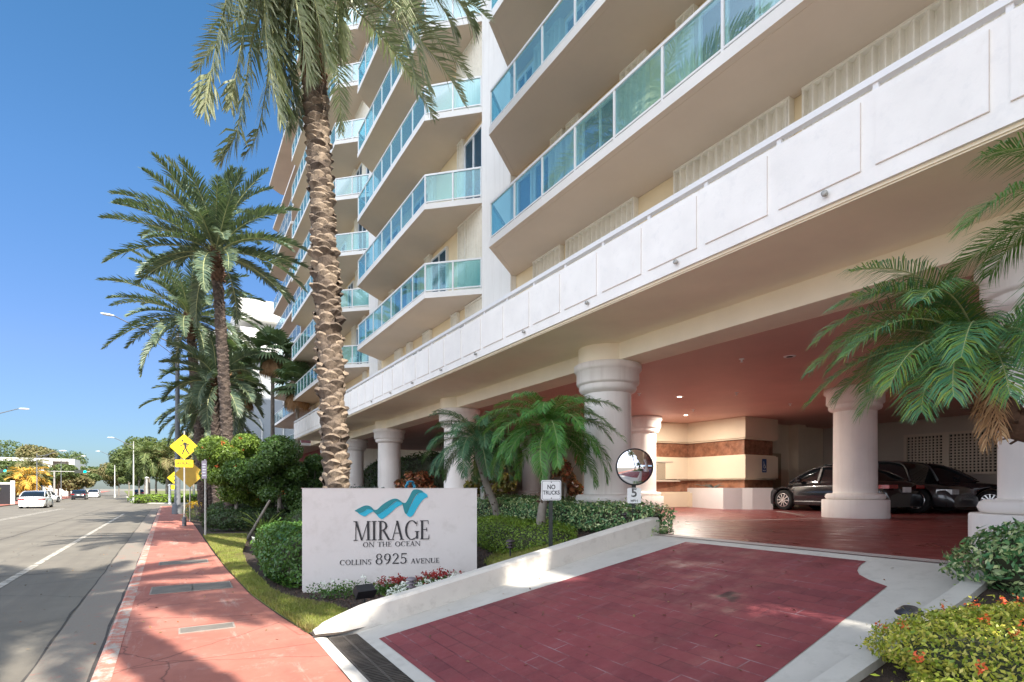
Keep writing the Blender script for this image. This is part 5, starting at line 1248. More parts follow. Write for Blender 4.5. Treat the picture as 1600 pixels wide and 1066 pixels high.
dwarf('dwarf_date_palm', (6.75, .95, .75), [(0, 0, -.2), (.05, .05, .5), (-.1, .22, .95), (-.45, .5, 1.28), (-.78, .78, 1.42), (-.98, .92, 1.68), (-1.03, .95, 1.95)], [.10, .09, .10, .12, .12, .12, .09], (-1.03, .95, 2.0), nearspec, M['robfrond3'], 'large leaning dwarf date palm with blue-green fronds at the right edge', 33, kn, 330, dead=[(azi(250), -.5, -1.55, .85), (azi(240), -.3, -1.55, .8)])
up2 = [(azi(a), e0, e1, L) for a, e0, e1, L in ((180, .75, -.9, 1.15), (200, .0, -1.5, 1.05), (185, -.4, -1.55, 1.1), (230, .2, -1.5, 1.1), (175, 1.25, -.3, 1.05), (250, .6, -1.4, 1.2), (120, .6, -1, 1.1), (90, .9, -1, 1.1), (45, .6, -1, 1.1), (0, .7, -1, 1.1), (320, .6, -1.2, 1.1), (280, .4, -1.3, 1.1))]
dwarf('dwarf_date_palm', (6.07, .45, .75), [(0, 0, -.2), (-.25, .1, .9), (-.55, .35, 1.8), (-.72, .55, 2.7)], [.11, .09, .09, .10], (-.72, .55, 2.75), up2, M['robfrond'], 'upper stem of dwarf date palm whose yellow-green fronds enter at the right edge', 34, kn, 160)
#SPLIT3
# ================================================================== HEDGES, SHRUBS, FLOWERS
hedge('hedge', (6.62, 9.6, .86), R(88), 3.3, .52, .52, 17000, .062, M['hedgevar'], 'long clipped dark variegated hedge along the court edge behind the yellow-green mound', seed=41, p=7)
hedge('hedge', (5.50, 9.15, .36), R(86), 1.95, .62, .70, 15000, .042, M['hedgeyel'], 'low yellow-green mounded hedge to the right of the name wall', seed=42, p=3.2, wid=.55)
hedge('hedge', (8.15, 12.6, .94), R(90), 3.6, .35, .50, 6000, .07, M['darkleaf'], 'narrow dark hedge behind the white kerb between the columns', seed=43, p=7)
kk = MB().box(7.72, 7.84, 9.3, 16.2, .9, 1.22).box(7.72, 9.2, 16.2, 16.32, .9, 1.22); tag(kk.build('planter_kerb', M['planterw']), 'thin white kerb line in front of the narrow dark hedge', 'kerb')
hedge('hedge', (1.95, 11.3, 0), R(88), 1.95, .66, .92, 16000, .072, M['hedge'], 'dark glossy clipped hedge at the left end of the name wall', seed=44, p=6.5, wid=.5)
hedge('hedge', (6.10, .78, .70), R(3), .92, 1.25, .70, 15000, .060, M['hedgevar'], 'big rounded variegated hedge at the right edge of the drive', seed=45, p=3.6, wid=.42)
hedge('ixora_bed', (4.35, 1.02, .46), R(-1), .98, .80, .42, 21000, .034, M['ixora'], 'yellow-leaved flowering bed with orange-red blossoms in the lower right corner', 'flower bed', seed=46, p=3.2, wid=.5, flowers=(M['ixflower'], 60, .024, 18), lift=.6)
hedge('ixora_bed', (3.25, .9, .34), R(-1), .25, .62, .34, 2500, .034, M['ixora'], 'low end clump of the yellow-leaved bed, cut by the bottom edge of the photo', 'flower bed', seed=47, p=3, wid=.5, lift=.6)
# orange flowering shrubs, left group
broad_tree('flowering_shrub', (1.85, 24.4, 0), 4.3, 1.5, 20000, .12, M['shrublit'], 'sunlit shrub with orange blossoms beside the yellow diamond sign', 'shrub', 51, nl=16, flowers=(M['orflower'], 45, .06, 10), base=.02, tr=.07)
broad_tree('flowering_shrub', (3.2, 22.9, 0), 4.1, 1.7, 22000, .12, M['shrub'], 'wide dark green flowering shrub in the middle of the left bed', 'shrub', 52, nl=18, flowers=(M['orflower'], 30, .055, 9), base=.0, tr=.09)
broad_tree('flowering_shrub', (4.6, 23.4, .2), 3.1, 1.15, 11000, .12, M['shrub'], 'dark leafy shrub between the flowering shrub and the far column', 'shrub', 53, nl=14, base=.0, tr=.07)
t = thing('leaning_stake', (1.75, 19.6, 0), 0, 'bare pale leaning stick planted among the low shrubs of the left bed', 'stake')
MB().tube([(0, 0, -.1), (.75, .15, 1.25)], [.05, .04], 8).build('stick', M['trunkgrey'], t)
hedge('low_bush', (2.0, 27.5, 0), 0, 1.0, 2.2, 1.05, 5000, .10, M['darkleaf'], 'dark clipped bush behind the parking sign post', 'bush', 54, p=3)
hedge('low_bush', (2.3, 23.4, 0), R(-20), 1.7, .6, .85, 6000, .09, M['darkleaf'], 'low dark bush at the foot of the orange flowering shrubs', 'bush', 151, p=3)
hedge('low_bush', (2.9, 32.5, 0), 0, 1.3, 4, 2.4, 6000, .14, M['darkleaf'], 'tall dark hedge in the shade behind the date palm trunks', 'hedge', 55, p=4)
hedge('low_bush', (3.55, 18.3, 0), 0, .75, .9, 1.0, 4500, .09, M['shrub'], 'upright green bush behind the red bromeliads', 'bush', 56, p=2.6, wid=.2, lift=1.0)
hedge('low_bush', (3.45, 15.4, 0), 0, .38, .38, .66, 3000, .05, M['hedgeyel'], 'small round lime green bush at the left edge of the name wall', 'bush', 57, p=2.3)
hedge('low_bush', (5.4, 19.5, .3), 0, 1.2, 1.5, 1.35, 6000, .10, M['greybush'], 'silvery grey bush below the far column', 'bush', 58, p=2.6)
hedge('low_bush', (4.5, 16.8, .2), 0, 1.2, 1.2, 1.05, 6000, .09, M['shrub'], 'dark low bush between the grey bush and the name wall', 'bush', 59, p=2.6)
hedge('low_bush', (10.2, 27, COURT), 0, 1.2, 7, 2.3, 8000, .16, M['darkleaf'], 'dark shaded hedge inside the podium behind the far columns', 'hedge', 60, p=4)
def spiky(name, loc, n, L, mat, label, seed, w_=.05, e=(.5, 1.35), cat='plant', bend=.9, group=None):
    rng = np.random.default_rng(seed); t = thing(name, loc, 0, label, cat, group); Vs = []; Fs = []; 
    for i in range(n):
        az = rng.uniform(0, 6.283); el = rng.uniform(*e); l = L * rng.uniform(.75, 1.1); d = np.array([math.cos(az) * math.cos(el), math.sin(az) * math.cos(el), math.sin(el)]); s_ = np.array([-math.sin(az), math.cos(az), 0])
        ps = []; p = d * .03
        for k in range(5):
            ww = w_ * (1, 1.1, .9, .55, .05)[k]; ps += [p - s_ * ww / 2, p + s_ * ww / 2]
            el2 = el - bend * (k + 1) / 4; p = p + np.array([math.cos(az) * math.cos(el2), math.sin(az) * math.cos(el2), math.sin(el2)]) * l / 4
        o = len(Vs); Vs += ps; Fs += [(o + 2 * k, o + 2 * k + 1, o + 2 * k + 3, o + 2 * k + 2) for k in range(4)]
    np_mesh('leaves', np.array(Vs), np.array(Fs), mat, t); MB().lathe([(.05, -.08), (.06, .05), (.02, .12)], 8).build('stem', M['fibre'], t)
    return t
spiky('spiky_plant', (2.35, 20.0, 0), 80, 1.25, M['spiky'], 'spiky green fountain plant beside the leaning stick', 61, .05)
for i, (x, y) in enumerate(((2.6, 17.6), (3.05, 17.4), (3.5, 16.8))):
    spiky('bromeliad', (x, y, 0), 40, .62, M['brom'], ('leftmost', 'middle', 'rightmost')[i] + ' of the three pinkish bromeliads before the green bush', 62 + i, .05, (.2, 1.2), 'plant', .8, 'pinkish bromeliads of the left bed')
def flowers(name, pts, mat, label, seed, hgt=.22, fm=M['whiteflower'], nf=9, rr_=.09, leafn=220, fsz=.028):
    rng = np.random.default_rng(seed)
    P = []; Q = []
    for x, y, z in pts:
        P.append(np.array([x, y, z]) + rng.normal(size=(leafn, 3)) * np.array([rr_, rr_, hgt * .22]) + np.array([0, 0, hgt * .45]))
        c = np.array([x, y, z + hgt]) + rng.normal(size=(nf, 3)) * np.array([rr_ * .9, rr_ * .9, hgt * .12]); Q.append(np.repeat(c, 9, 0) + rng.normal(size=(nf * 9, 3)) * fsz * .5)
    t = thing(name, tuple(pts[0]), 0, label, 'flowers'); o0 = np.array(pts[0])
    P = np.concatenate(P) - o0; Q = np.concatenate(Q) - o0
    V, F = leaf_arrays(P, nrm(rng.normal(size=P.shape) + np.array([0, 0, .8])), .055, .022, rng, .4); np_mesh('leaves', V, F, mat, t)
    V, F = leaf_arrays(Q, nrm(rng.normal(size=Q.shape) * .5 + np.array([-.2, -.5, 1.])), fsz, fsz * .7, rng); np_mesh('blossoms', V, F, fm, t)
rf_ = random.Random(3)
sd_ = (.948, -.317)
def sp(u_, v_): x = 1.62 + sd_[0] * u_ - .317 * v_; y = 9.11 - .317 * u_ - .948 * v_; return (x, y, bedz(x, y) * .6)
flowers('flower_clump', [sp(1.3 + .12 * i + rf_.uniform(-.04, .04), .55 + .12 * rf_.random()) for i in range(9)], M['hedge'], 'dark red flowers against the foot of the name wall', 71, .21, M['redflower'], 11, .085, 260, .036)
flowers('flower_clump', [(2.75 + .16 * i + rf_.uniform(-.05, .05), 7.15 + .35 * rf_.random() + .02 * i, .02) for i in range(9)], M['hedge'], 'low white flowers along the back of the low plaster wall', 72, .27, M['whiteflower'], 4, .09, 230, .036)
flowers('flower_clump', [(2.42 + .1 * i, 7.05 + .1 * (i % 3), .02) for i in range(5)], M['shrublit'], 'white and lime flowers beside the black floodlight', 73, .24, M['whiteflower'], 8, .08, 230, .034)
flowers('flower_clump', [sp(.35 + .16 * i, .55 + .1 * (i % 2)) for i in range(6)], M['hedge'], 'sparse green plants with few white flowers near the left foot of the name wall', 74, .25, M['whiteflower'], 1, .1, 150, .034)
flowers('flower_clump', [(1.75 + .2 * i, 16.9 - .12 * i + .2 * (i % 2), 0) for i in range(8)], M['hedge'], 'white flowers at the far end of the lawn before the bromeliads', 75, .2, M['whiteflower'], 7, .1, 120, .06)
flowers('flower_clump', [(.35, 31.0, 0), (.3, 32, 0), (.4, 33, 0)], M['shrublit'], 'yellow flowers at the foot of the yellow diamond sign', 76, .8, leafm('yellow_flower', [(.7, .45, .03), (.6, .35, .02)], .5, .1), 14, .18, 260, .06)
rng = np.random.default_rng(77); n = 210
P = np.concatenate([np.stack([rng.uniform(-6, -.7, n), rng.uniform(5.5, 30, n), np.full(n, -.085)], 1), np.stack([rng.uniform(-.5, 1.1, 90), rng.uniform(5, 26, 90), np.full(90, .006)], 1), np.array([[x, y, rampz(x) + .012] for x, y in zip(rng.uniform(1.9, 6, 70), rng.uniform(2.3, 6.0, 70))])])
V, F = leaf_arrays(P, nrm(rng.normal(size=P.shape) * .25 + np.array([0, 0, 1.])), .045, .022, rng)
tag(np_mesh('fallen_leaves', V, F, leafm('fallen', [(.25, .06, .03), (.30, .18, .08), (.12, .07, .04), (.4, .28, .14)], .8, 0)), 'small dry leaves scattered on the road, the red sidewalk and the driveway', 'fallen leaves', kind='stuff')
# crotons
broad_tree('croton_shrub', (8.1, 10.85, .95), 2.05, .55, 1900, .17, M['croton'], 'orange and bronze croton bush left of the thick column', 'shrub', 81, nl=7, base=.05, tr=.04, flat=.9)
broad_tree('croton_shrub', (7.9, 14.6, .95), 1.95, .85, 2500, .18, M['croton2'], 'yellow-bronze croton bush under the dark dwarf palm', 'shrub', 82, nl=8, base=.05, tr=.04, flat=.9)
broad_tree('croton_shrub', (7.9, 20.6, .95), 1.7, .9, 2000, .18, M['croton'], 'reddish croton bush beside the column above the name wall', 'shrub', 83, nl=8, base=.05, tr=.04, flat=.9)

# ================================================================== CARS
def wheel(parent, x, y, r, side, spokes=10):
    o = MB().lathe([(r * .66, -.11), (r * .9, -.11), (r * .99, -.08), (r, 0), (r * .99, .08), (r * .9, .11), (r * .66, .11)], 28, axis='y').build('wheel', M['rubber'], parent); o.location = (x, y, r)
    mb = MB(); ys_ = side * .115
    mb.lathe([(r * .62, .0), (r * .69, .0), (r * .69, .02 * side), (r * .62, .02 * side)], 28, axis='y', c=(0, side * .10, 0), cap=False); mb.lathe([(.02, 0), (r * .16, 0), (r * .13, .02)], 14, axis='y', c=(0, ys_, 0))
    for k in range(spokes):
        a = 2 * math.pi * k / spokes
        mb.beam((r * .1 * math.cos(a), ys_, r * .1 * math.sin(a)), (r * .66 * math.cos(a + .05), ys_, r * .66 * math.sin(a + .05)), .035 if spokes > 8 else .05, .02, up=(0, 1, 0))
    rm = mb.build('rim', M['alloy'], o); return o
def car(loc, rz, L, W, H, paint, label, cat='car', suv=False, group=None, plate=True, spokes=10):
    t = thing('parked_car', loc, rz, label, cat, group)   # local: +X is forward
    hl, hw = L / 2, W / 2; r = .335 if not suv else .37; belt = H * (.66 if not suv else .58); wx = (-hl + .98, hl - .90)
    # lower body: side profile top line and bottom line by station
    st = 44; xs = [-hl + L * i / st for i in range(st + 1)]
    def top(x):
        f = (x + hl) / L
        if suv: pts = [(0, .62), (.02, .92), (.05, .98), (.5, 1.0), (.72, .98), (.8, .93), (.95, .84), (.985, .72), (1, .55)]
        else: pts = [(0, .60), (.02, .92), (.06, 1.02), (.2, 1.02), (.5, 1.0), (.68, .97), (.78, .90), (.92, .80), (.975, .68), (1, .52)]
        for (a, b_), (c_, d_) in zip(pts, pts[1:]):
            if a <= f <= c_: q = (f - a) / (c_ - a); q = q * q * (3 - 2 * q); return belt * (b_ + (d_ - b_) * q)
        return belt * .5
    def half(x):
        f = (x + hl) / L; return hw * (1 - .20 * max(0, (f - .86) / .14) ** 2 - .12 * max(0, (.10 - f) / .10) ** 2)
    def bot(x):
        z = .19
        for c_ in wx:
            d = abs(x - c_)
            if d < r + .06: z = max(z, r + math.sqrt(max(0, (r + .06) ** 2 - d * d)) * .98)
        return z
    xs = sorted(set(xs + [c_ + s_ * (r + .06) * math.cos(R(k * 15)) for c_ in wx for s_ in (-1, 1) for k in range(7)]))
    mb = MB(); vs = []; m = 13
    for x in xs:
        T = top(x); h = half(x); B = min(bot(x), T - .08); mid = max(B + .03, .30)
        sec = [(0, T + .015), (.45 * h, T + .008), (.80 * h, T - .012), (.93 * h, T - .05), (.985 * h, T - .14 if T - .14 > B else (T + B) / 2), (h, B + (T - B) * .45), (.985 * h, B + .02), (.95 * h, B), (.7 * h, B)]
        row = [(x, -a, b_) for a, b_ in sec[::-1]] + [(x, a, b_) for a, b_ in sec[1:]]; m = len(row); vs += row
    n = len(xs); fs = [(i * m + j, (i + 1) * m + j, (i + 1) * m + j + 1, i * m + j + 1) for i in range(n - 1) for j in range(m - 1)]
    mb.add(vs, [f[::-1] for f in fs], 0, True); mb.add(vs, [list(range(m)), list(range((n - 1) * m, n * m))[::-1]], 0)
    body = mb.build('body', paint, t)
    MB().box(-hl + .12, hl - .15, -hw + .1, hw - .1, .20, .34).build('underbody', M['rubber'], t)
    # cabin
    if suv: prof = [(-hl + .06, belt * .97), (-hl + .22, H * .93), (-hl + .5, H * .985), (-.1, H), (.35, H * .985), (.72, H * .9), (hl - 1.05, belt * .98)]
    else: prof = [(-hl + .38, belt * 1.0), (-hl + .85, H * .86), (-hl + 1.35, H * .965), (-.25, H), (.15, H * .98), (.58, H * .86), (1.08, belt * .97)]
    P = cr([(a, b_) for a, b_ in prof], 5); vs = []
    for x, z in P:
        k = (z - belt * .95) / (H - belt * .95); h1 = hw * (.93 - .16 * k)
        vs += [(x, -hw * .93, belt * .93), (x, -h1, z - .03 * k), (x, -h1 * .85, z), (x, 0, z + .02 * k), (x, h1 * .85, z), (x, h1, z - .03 * k), (x, hw * .93, belt * .93)]
    n = len(P); gb = MB(); gb.add(vs, [(i * 7 + j, i * 7 + j + 1, (i + 1) * 7 + j + 1, (i + 1) * 7 + j) for i in range(n - 1) for j in range(6)], 0, True)
    gb.build('windows', M['carglass'], t)
    rf_o = MB(); ks = [i for i in range(n) if P[i][1] > H * .955]; sel = [P[i] for i in ks]; vs = []
    for x, z in sel:
        h1 = hw * .775; vs += [(x, -h1, z - .025), (x, -h1 * .84, z + .012), (x, 0, z + .032), (x, h1 * .84, z + .012), (x, h1, z - .025)]
    k = len(sel); rf_o.add(vs, [(i * 5 + j, i * 5 + j + 1, (i + 1) * 5 + j + 1, (i + 1) * 5 + j) for i in range(k - 1) for j in range(4)], 0, True)
    for sg_ in (-1, 1):   # pillars and sill
        a = P[3]; b_ = P[-4]; 
        rf_o.tube([(x, sg_ * (hw * (.935 - .16 * max(0, (z - belt * .95) / (H - belt * .95)))), z - .01) for x, z in P[1:-1]], .028, 6)
        rf_o.beam((.0, sg_ * hw * .94, belt), (-.05, sg_ * hw * .80, H * .96), .07, .03, up=(0, 1, 0))
    rf_o.build('roof', paint, t)
    for sg_ in (-1, 1):
        for cx in wx: wheel(t, cx, sg_ * (hw - .105), r, sg_, spokes)
        MB().lathe([(.001, -.10), (.07, -.07), (.09, 0), (.07, .06), (.001, .08)], 12, axis='y').build('mirror', paint, t).location = (.62, sg_ * (hw + .05), belt + .06)
        MB().prism([(-hl - .012, sg_ * hw * .93), (-hl + .24, sg_ * hw * .995), (-hl + .22, sg_ * hw * .80), (-hl - .02, sg_ * hw * .48)], belt * .78, belt * .89).build('taillight', M['taillight'], t)
        MB().prism([(hl + .0, sg_ * hw * .50), (hl - .05, sg_ * hw * .80), (hl - .38, sg_ * hw * .97), (hl - .30, sg_ * hw * .55)], belt * .60, belt * .76).build('headlight', M['headlight'], t)
    MB().box(-hl - .03, -hl + .02, -.16, .16, belt * .66, belt * .66 + .15).build('number_plate', M['signwhite'], t)
    g_ = MB()
    for i in range(4): g_.box(hl - .05, hl + .012, -hw * .42, hw * .42, belt * .42 + i * .055, belt * .42 + i * .055 + .018)
    g_.build('grille', M['alloy'], t)
    MB().box(-hl + .02, -hl + .1, -hw * .75, hw * .75, .42, .435).box(-.9, .8, -hw - .005, -hw + .02, .30, .315).box(-.9, .8, hw - .02, hw + .005, .30, .315).build('trim', M['alloy'], t)
    return t
a1 = math.atan2(11.67 - 7.64, 17.25 - 16.77)
car((17.01 + .87, 9.62, COURT), a1, 4.25, 1.76, 1.40, M['carblack'], 'nearest black sedan with a red tail lamp, its middle hidden by the inner column')
car((19.55, 8.75, COURT), R(-93), 4.0, 1.8, 1.58, M['cargrey'], 'dark grey car with a chrome grille between the two black cars', suv=True)
car((21.15, 8.2, COURT), R(-74), 4.6, 1.85, 1.50, M['carblack'], 'black car with large bright spoked wheels nearest the right column', spokes=12)
car((12.4, 23.6, COURT), R(80), 4.4, 1.78, 1.42, M['carred'], 'dark maroon sedan seen from behind between the dwarf palm trunks')
car((10.3, 25.2, COURT), R(100), 4.2, 1.75, 1.4, M['carwhite'], 'pale car mostly hidden behind the top right corner of the name wall')
car((-11.2, 64, -.1), R(91), 4.6, 1.85, 1.50, M['carwhite'], 'white car driving away along the far left lane of the avenue')
GC = 'far parked cars on the left of the avenue'
car((-14.4, 86, -.1), R(70), 4.5, 1.8, 1.45, M['carwhite'], 'white parked car just beyond the driving white car')
for i, (x, y, m_, l_) in enumerate(((-13.6, 107, 'carblack', 'dark parked car beyond the golden palm'), (-14.2, 128, 'carwhite', 'white parked car far down the avenue'), (-16.0, 146, 'carred', 'maroon parked car farthest down the avenue'), (-7.6, 135, 'carblack', 'dark distant car on the right lane of the avenue'))):
    car((x, y, -.1), R(92), 4.6, 1.8, 1.5, M[m_], l_)

# ================================================================== STREET LAMPS, SIGNALS
def lamp(loc, rz, H, arm, label, mat, r=.11, group='street lamps along the avenue', curved=False):
    t = thing('street_lamp', loc, rz, label, 'street lamp', group)
    MB().tube([(0, 0, -.1), (0, 0, .6), (0, 0, .62), (0, 0, H)], [r * 1.9, r * 1.7, r, r * .6], 12).build('pole', mat, t)
    MB().tube([(0, 0, H * .93), (-arm * .4, 0, H * .965), (-arm, 0, H + .35)], [.04, .035, .03], 8).tube([(0, 0, H * .86), (-arm * .35, 0, H * .93), (-arm * .55, 0, H * .985)], [.02, .02, .02], 6).build('arm', M['darkpole'], t)
    MB().lathe([(.01, -.14), (.16, -.12), (.24, -.02), (.22, .06), (.1, .11), (.01, .12)], 14).build('lamp_head', M['signwhite'], t).location = (-arm - .25, 0, H + .33)
    for o in t.children:
        if o.name.startswith('lamp_head'): o.scale = (1.5, .5, .5)
    return t
lamp((-.27, 41.0, 0), R(15), 11.6, 3.4, 'tall dark street lamp pole on the pavement edge behind the yellow diamond sign', M['darkpole'], .17)
lamp((-4.9, 77.7, -.05), R(0), 7.2, 1.9, 'pale street lamp on the right side of the avenue past the cross street', M['pole'], .08)
lamp((-10.5, 122, -.05), R(0), 8.0, 2.2, 'farthest pale street lamp on the right side of the avenue', M['pole'], .08)
lamp((-13.8, 79, -.05), R(180), 5.6, 2.0, 'pale street lamp left of the driving white car', M['darkpole'], .06)
lamp((-16.6, 112, -.05), R(180), 6.6, 2.6, 'distant street lamp behind the golden palm', M['darkpole'], .06)
lamp((-14.0, 59.2, -.05), R(180), 7.9, 2.6, 'street lamp at the left edge whose curved arm enters the photo', M['pole'], .09)
t = thing('traffic_signal', (-16.2, 104, -.05), 0, 'long horizontal signal arm with two signal heads and a green street name plate', 'traffic signal')
MB().tube([(0, 0, -.1), (0, 0, 4.3)], [.14, .11], 12).build('pole', M['pole'], t)
MB().tube([(-21, 0, 4.1), (-8, 0, 4.15), (4.2, 0, 4.2)], [.07, .06, .05], 8).build('mast_arm', M['pole'], t)
def sigs(x, z):
    o = MB().box(-.75, .75, -.1, .15, -.25, .25).build('signal_head', M['postgreen'], t); o.location = (x, 0, z)
    l = MB().lathe([(.001, -.16), (.16, -.15), (.17, -.1)], 14, axis='y').build('green_lens', M['siggreen'], o); l.location = (.5, 0, 0)
sigs(-5.9, 4.15); sigs(3.1, 4.2)
place(rplate(3.6, 1.1, .08, 0).build('street_name_plate', M['signgreen'], t), 4.6); [x for x in t.children if x.name.startswith('street_name')][0].location = (-17.9, -.15, 3.95)
text_part('lettering', '90 Street', .75, M['signwhite'], t, (-17.9, -.17, 3.95), FR, .003, .95)
o = rplate(.9, .9, .08, 0).build('turn_sign', M['signwhite'], t); o.location = (-1.6, -.15, 4.2)
# bollard and parking meters far left
for i, (x, y, h, l_) in enumerate(((-14.9, 93, 1.9, 'white post beside the golden palm'), (-14.2, 64.5, 1.3, 'short white hydrant post left of the driving white car'), (-1.2, 71.5, 2.0, 'white post at the corner beyond the cross street'), (-3.6, 77.5, 2.9, 'slim grey sign post on the far right verge'))):
    t = thing('white_post', (x, y, -.1), 0, l_, 'post'); MB().tube([(0, 0, -.1), (0, 0, h)], [.14, .12], 10).build('shaft', M['signwhite'] if i < 3 else M['pole'], t); MB().lathe([(.02, h), (.2, h + .03), (.2, h + .12), (.02, h + .2)], 12).build('cap', M['signwhite'], t)

# ================================================================== FAR LEFT OF THE AVENUE
lw_ = MB(); lw_.add([(-18.5, 20, -.02), (-14.2, 20, -.02), (-14.8, 72, -.02), (-17.0, 130, -.02), (-38, 420, -.02), (-46, 420, -.02), (-21, 130, -.02)], [(0, 1, 2, 3, 4, 5, 6)])
struct(lw_.build('far_sidewalk', M['walk']))
fg = MB(); fg.add([(-.9, 72.3, -.03), (9, 71, -.03), (40, 71, -.03), (30, 420, -.03), (-31.5, 420, -.03), (-14.2, 200, -.03), (-9, 130, -.03), (-5.4, 86.2, -.03), (-4.6, 76.8, -.03)], [(0, 1, 2, 3, 4, 5, 6, 7, 8)])
struct(fg.build('verge', M['turf']))
fk = MB()
pk = [(12, 70.9), (-.9, 72.1), (-3.2, 74.2), (-4.9, 77), (-5.7, 86.2), (-9.3, 130)]
for a, b_ in zip(pk, pk[1:]): fk.beam((a[0], a[1], -.05), (b_[0], b_[1], -.05), .3, .12)
struct(fk.build('far_kerb', M['conc']))
bl = thing('white_villa', (-31, 143, 0), 0, 'white flat-roofed modern building with balconies behind the trees on the left', 'building'); bo_ = (-31, 143, 0)
mb = MB(); mb.box(-41, -19.5, 145, 162, 0, 8.3)
for z in (.5, 3.3, 5.9, 8.2): mb.box(-41.5, -23, 142.8, 145, z, z + .75)
mb.box(-24, -22.5, 142.6, 145, 0, 9.0).box(-19.9, -19, 142.6, 150, 0, 8.9).box(-22.5, -19.9, 142.6, 145, 8.3, 8.9); mb.build('wall', M['farwhite'], bl, bo_)
MB().box(-40.8, -24.1, 144.9, 144.99, 4.1, 5.9).box(-40.8, -24.1, 144.9, 144.99, 6.7, 8.19).box(-40.8, -24.1, 144.9, 144.99, 1.3, 3.2).build('window', pm('far_window', (.06, .08, .12), .3, .3, .3, bstr=0), bl, bo_)
MB().box(-64, -41.6, 139, 160, 0, 7.9).box(-66, -41, 138, 160, 8.0, 8.4).build('wing', M['farwhite'], bl, bo_)
MB().box(-62, -43, 138.8, 139.0, 5.6, 6.6).build('window', pm('far_window2', (.12, .13, .14), .3, .3, .3, bstr=0), bl, bo_)
bl.scale = (1, 1, .86)
t = thing('garden_wall', (-17.5, 71, -.05), 0, 'low white planter wall at the left edge across the avenue', 'low wall'); MB().box(-9, 0, 0, 2.5, 0, 1.5).build('wall', M['farwhite'], t)
t = thing('garage_gate', (-15.4, 76, -.05), R(8), 'dark gate with a brown side beyond the white planter wall', 'gate'); MB().box(-3.4, 0, 0, .4, 0, 2.1).build('panel', M['black'], t); MB().box(-3.5, -3.4, -.05, .45, 0, 2.3).box(0, .35, -.05, .45, 0, 2.5).box(-3.4, 0, -.05, .45, 2.1, 2.3).build('frame', M['farwhite'], t)
GT = 'street trees along the avenue'
rt = random.Random(8)
LT = [(-17.0, 70, 3.3, 2.3, 'fartree2', 'olive low tree over the white planter wall at the left edge'), (-20, 84, 3.8, 3.0, 'fartree', 'round green tree left of the pale street lamp'), (-24, 88, 3.8, 3.2, 'fartree', 'dense tree in front of the white villa, at its left corner'), (-19, 96, 4.0, 3.2, 'fartree', 'dark dense tree behind the driving white car'), (-20, 108, 6.2, 3.8, 'fartree', 'dark tree right of the golden palm'), (-18.5, 122, 6.0, 3.6, 'fartree', 'tree under the signal pole'), (-18.8, 136, 6.4, 4.0, 'fartree2', 'olive tree right of the signal pole'), (-20, 152, 6.8, 4.4, 'fartree', 'tree right of the second signal head'), (-22, 170, 7.0, 4.6, 'fartree2', 'olive tree near where the avenue vanishes'), (-25, 195, 8.0, 5.5, 'fartree', 'farthest tree where the left side of the avenue vanishes'), (-34, 128, 7.0, 4.2, 'fartree', 'tree before the middle of the white villa'), (-45, 118, 7.0, 5, 'fartree', 'tree before the left wing of the white villa'), (-27, 150, 13.0, 5, 'fartree2', 'feathery tree beside the right end of the white villa'), (-60, 190, 16, 7, 'fartree', 'tree rising behind the left wing roof of the villa'), (-48, 205, 17, 8, 'fartree', 'tree rising behind the roof of the villa'), (-33, 215, 14, 9, 'fartree', 'broad tree far behind the signal arm'), (-30, 82, 3.6, 2.8, 'fartree2', 'olive low tree at the far left')]
for i, (x, y, h, r_, m_, l_) in enumerate(LT): broad_tree('street_tree', (x, y, -.1), h, r_, 4200, .34 + .0016 * y, M[m_], l_, 'tree', 100 + i, GT, base=.22, nl=8, flat=.8)
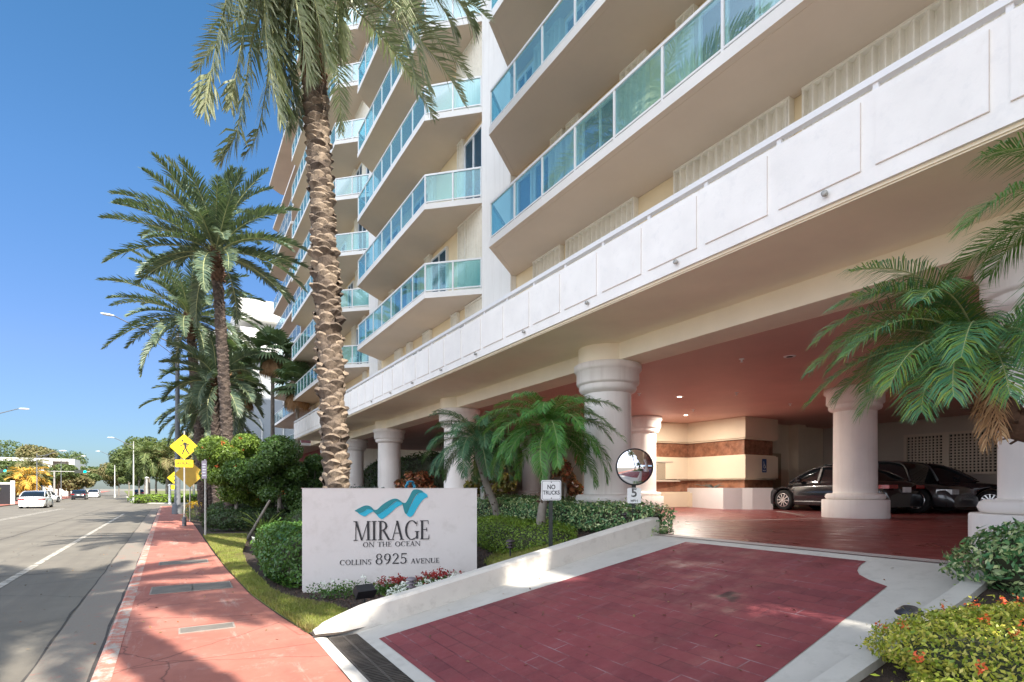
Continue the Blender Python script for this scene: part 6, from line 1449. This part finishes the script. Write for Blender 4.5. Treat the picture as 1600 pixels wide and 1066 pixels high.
RT = [(-3.0, 89, 8.0, 3.6, 'fartree', 'large dark tree on the right verge behind the pale street lamp'), (-4.3, 100, 10.5, 4.4, 'fartree', 'tallest dark tree beyond the right verge'), (-6.0, 108, 8.2, 3.6, 'fartree', 'leftmost dark tree of the right side of the avenue'), (1.2, 74, 8.8, 3.2, 'fartree2', 'brownish feathery tree left of the tall lamp pole'), (1.6, 68, 6.0, 2.6, 'fartree2', 'brown drooping tree behind the yellow diamond sign'), (3.0, 80, 9.5, 4, 'fartree', 'green tree behind the brown feathery tree'), (6, 70, 8.5, 4, 'fartree', 'dark tree seen between the date palm trunks'), (-9.0, 130, 7.6, 3.8, 'fartree', 'distant tree on the right side near the vanishing avenue'), (-13.0, 160, 8, 4.5, 'fartree2', 'farthest tree of the right side of the avenue'), (.2, 95, 9.2, 4.0, 'fartree', 'dark tree closing the view right of the pale lamp')]
for i, (x, y, h, r_, m_, l_) in enumerate(RT): broad_tree('street_tree', (x, y, -.1), h, r_, 5200, .34 + .0012 * y, M[m_], l_, 'tree', 130 + i, GT, base=.25, nl=10, flat=.85)
hedge('low_bush', (.8, 74.5, -.1), R(-5), 5.5, 1.0, 1.0, 5000, .22, M['hedgeyel'], 'sunlit clipped hedge along the verge beyond the cross street', 'hedge', 150, p=5)
kf = dict(nl=22, ll=.9, lw=.10, v=.2, droop=.5, rib=.04, fwd=(28, 66), start=.15)
def small_palm(loc, H, n, L, mat, label, seed, up=1.3, lo=-.9):
    rng = np.random.default_rng(seed); t = thing('street_palm', loc, 0, label, 'palm tree'); MB().tube([(0, 0, -.1), (.1, 0, H)], [.25, .2], 10).build('trunk', M['trunkgrey'], t)
    crown(t, np.array([.1, 0, H]), full(n, L, seed, up, lo, 1.3), rng, mat, **kf)
small_palm((-17.1, 92, -.1), 3.2, 26, 2.6, M['fargold'], 'golden-yellow palm beside the parked white car on the left', 161)
small_palm((-18.5, 101, -.1), 4.6, 30, 2.8, M['fartree2'], 'olive green palm right of the golden palm', 162)
small_palm((-3.8, 80, -.1), 5.8, 34, 3.2, M['fartree'], 'grey-green palm beside the pale lamp on the right verge', 163)
small_palm((-1.6, 80, -.1), 5.4, 30, 2.7, M['fartree2'], 'brown palm crown right of the grey-green palm on the verge', 164)
# thin air over the avenue
hz = MB().box(-420, 420, -160, 640, -1.2, 60); m, t_, o_ = new_mat('air'); pv = t_.nodes.new('ShaderNodeVolumePrincipled'); pv.inputs['Color'].default_value = (.86, .92, 1, 1); pv.inputs['Density'].default_value = .0006
t_.links.new(pv.outputs[0], o_.inputs['Volume'])
HAZE = False
if HAZE: tag(hz.build('haze', m), 'thin pale haze over the far end of the avenue', 'haze', kind='stuff')
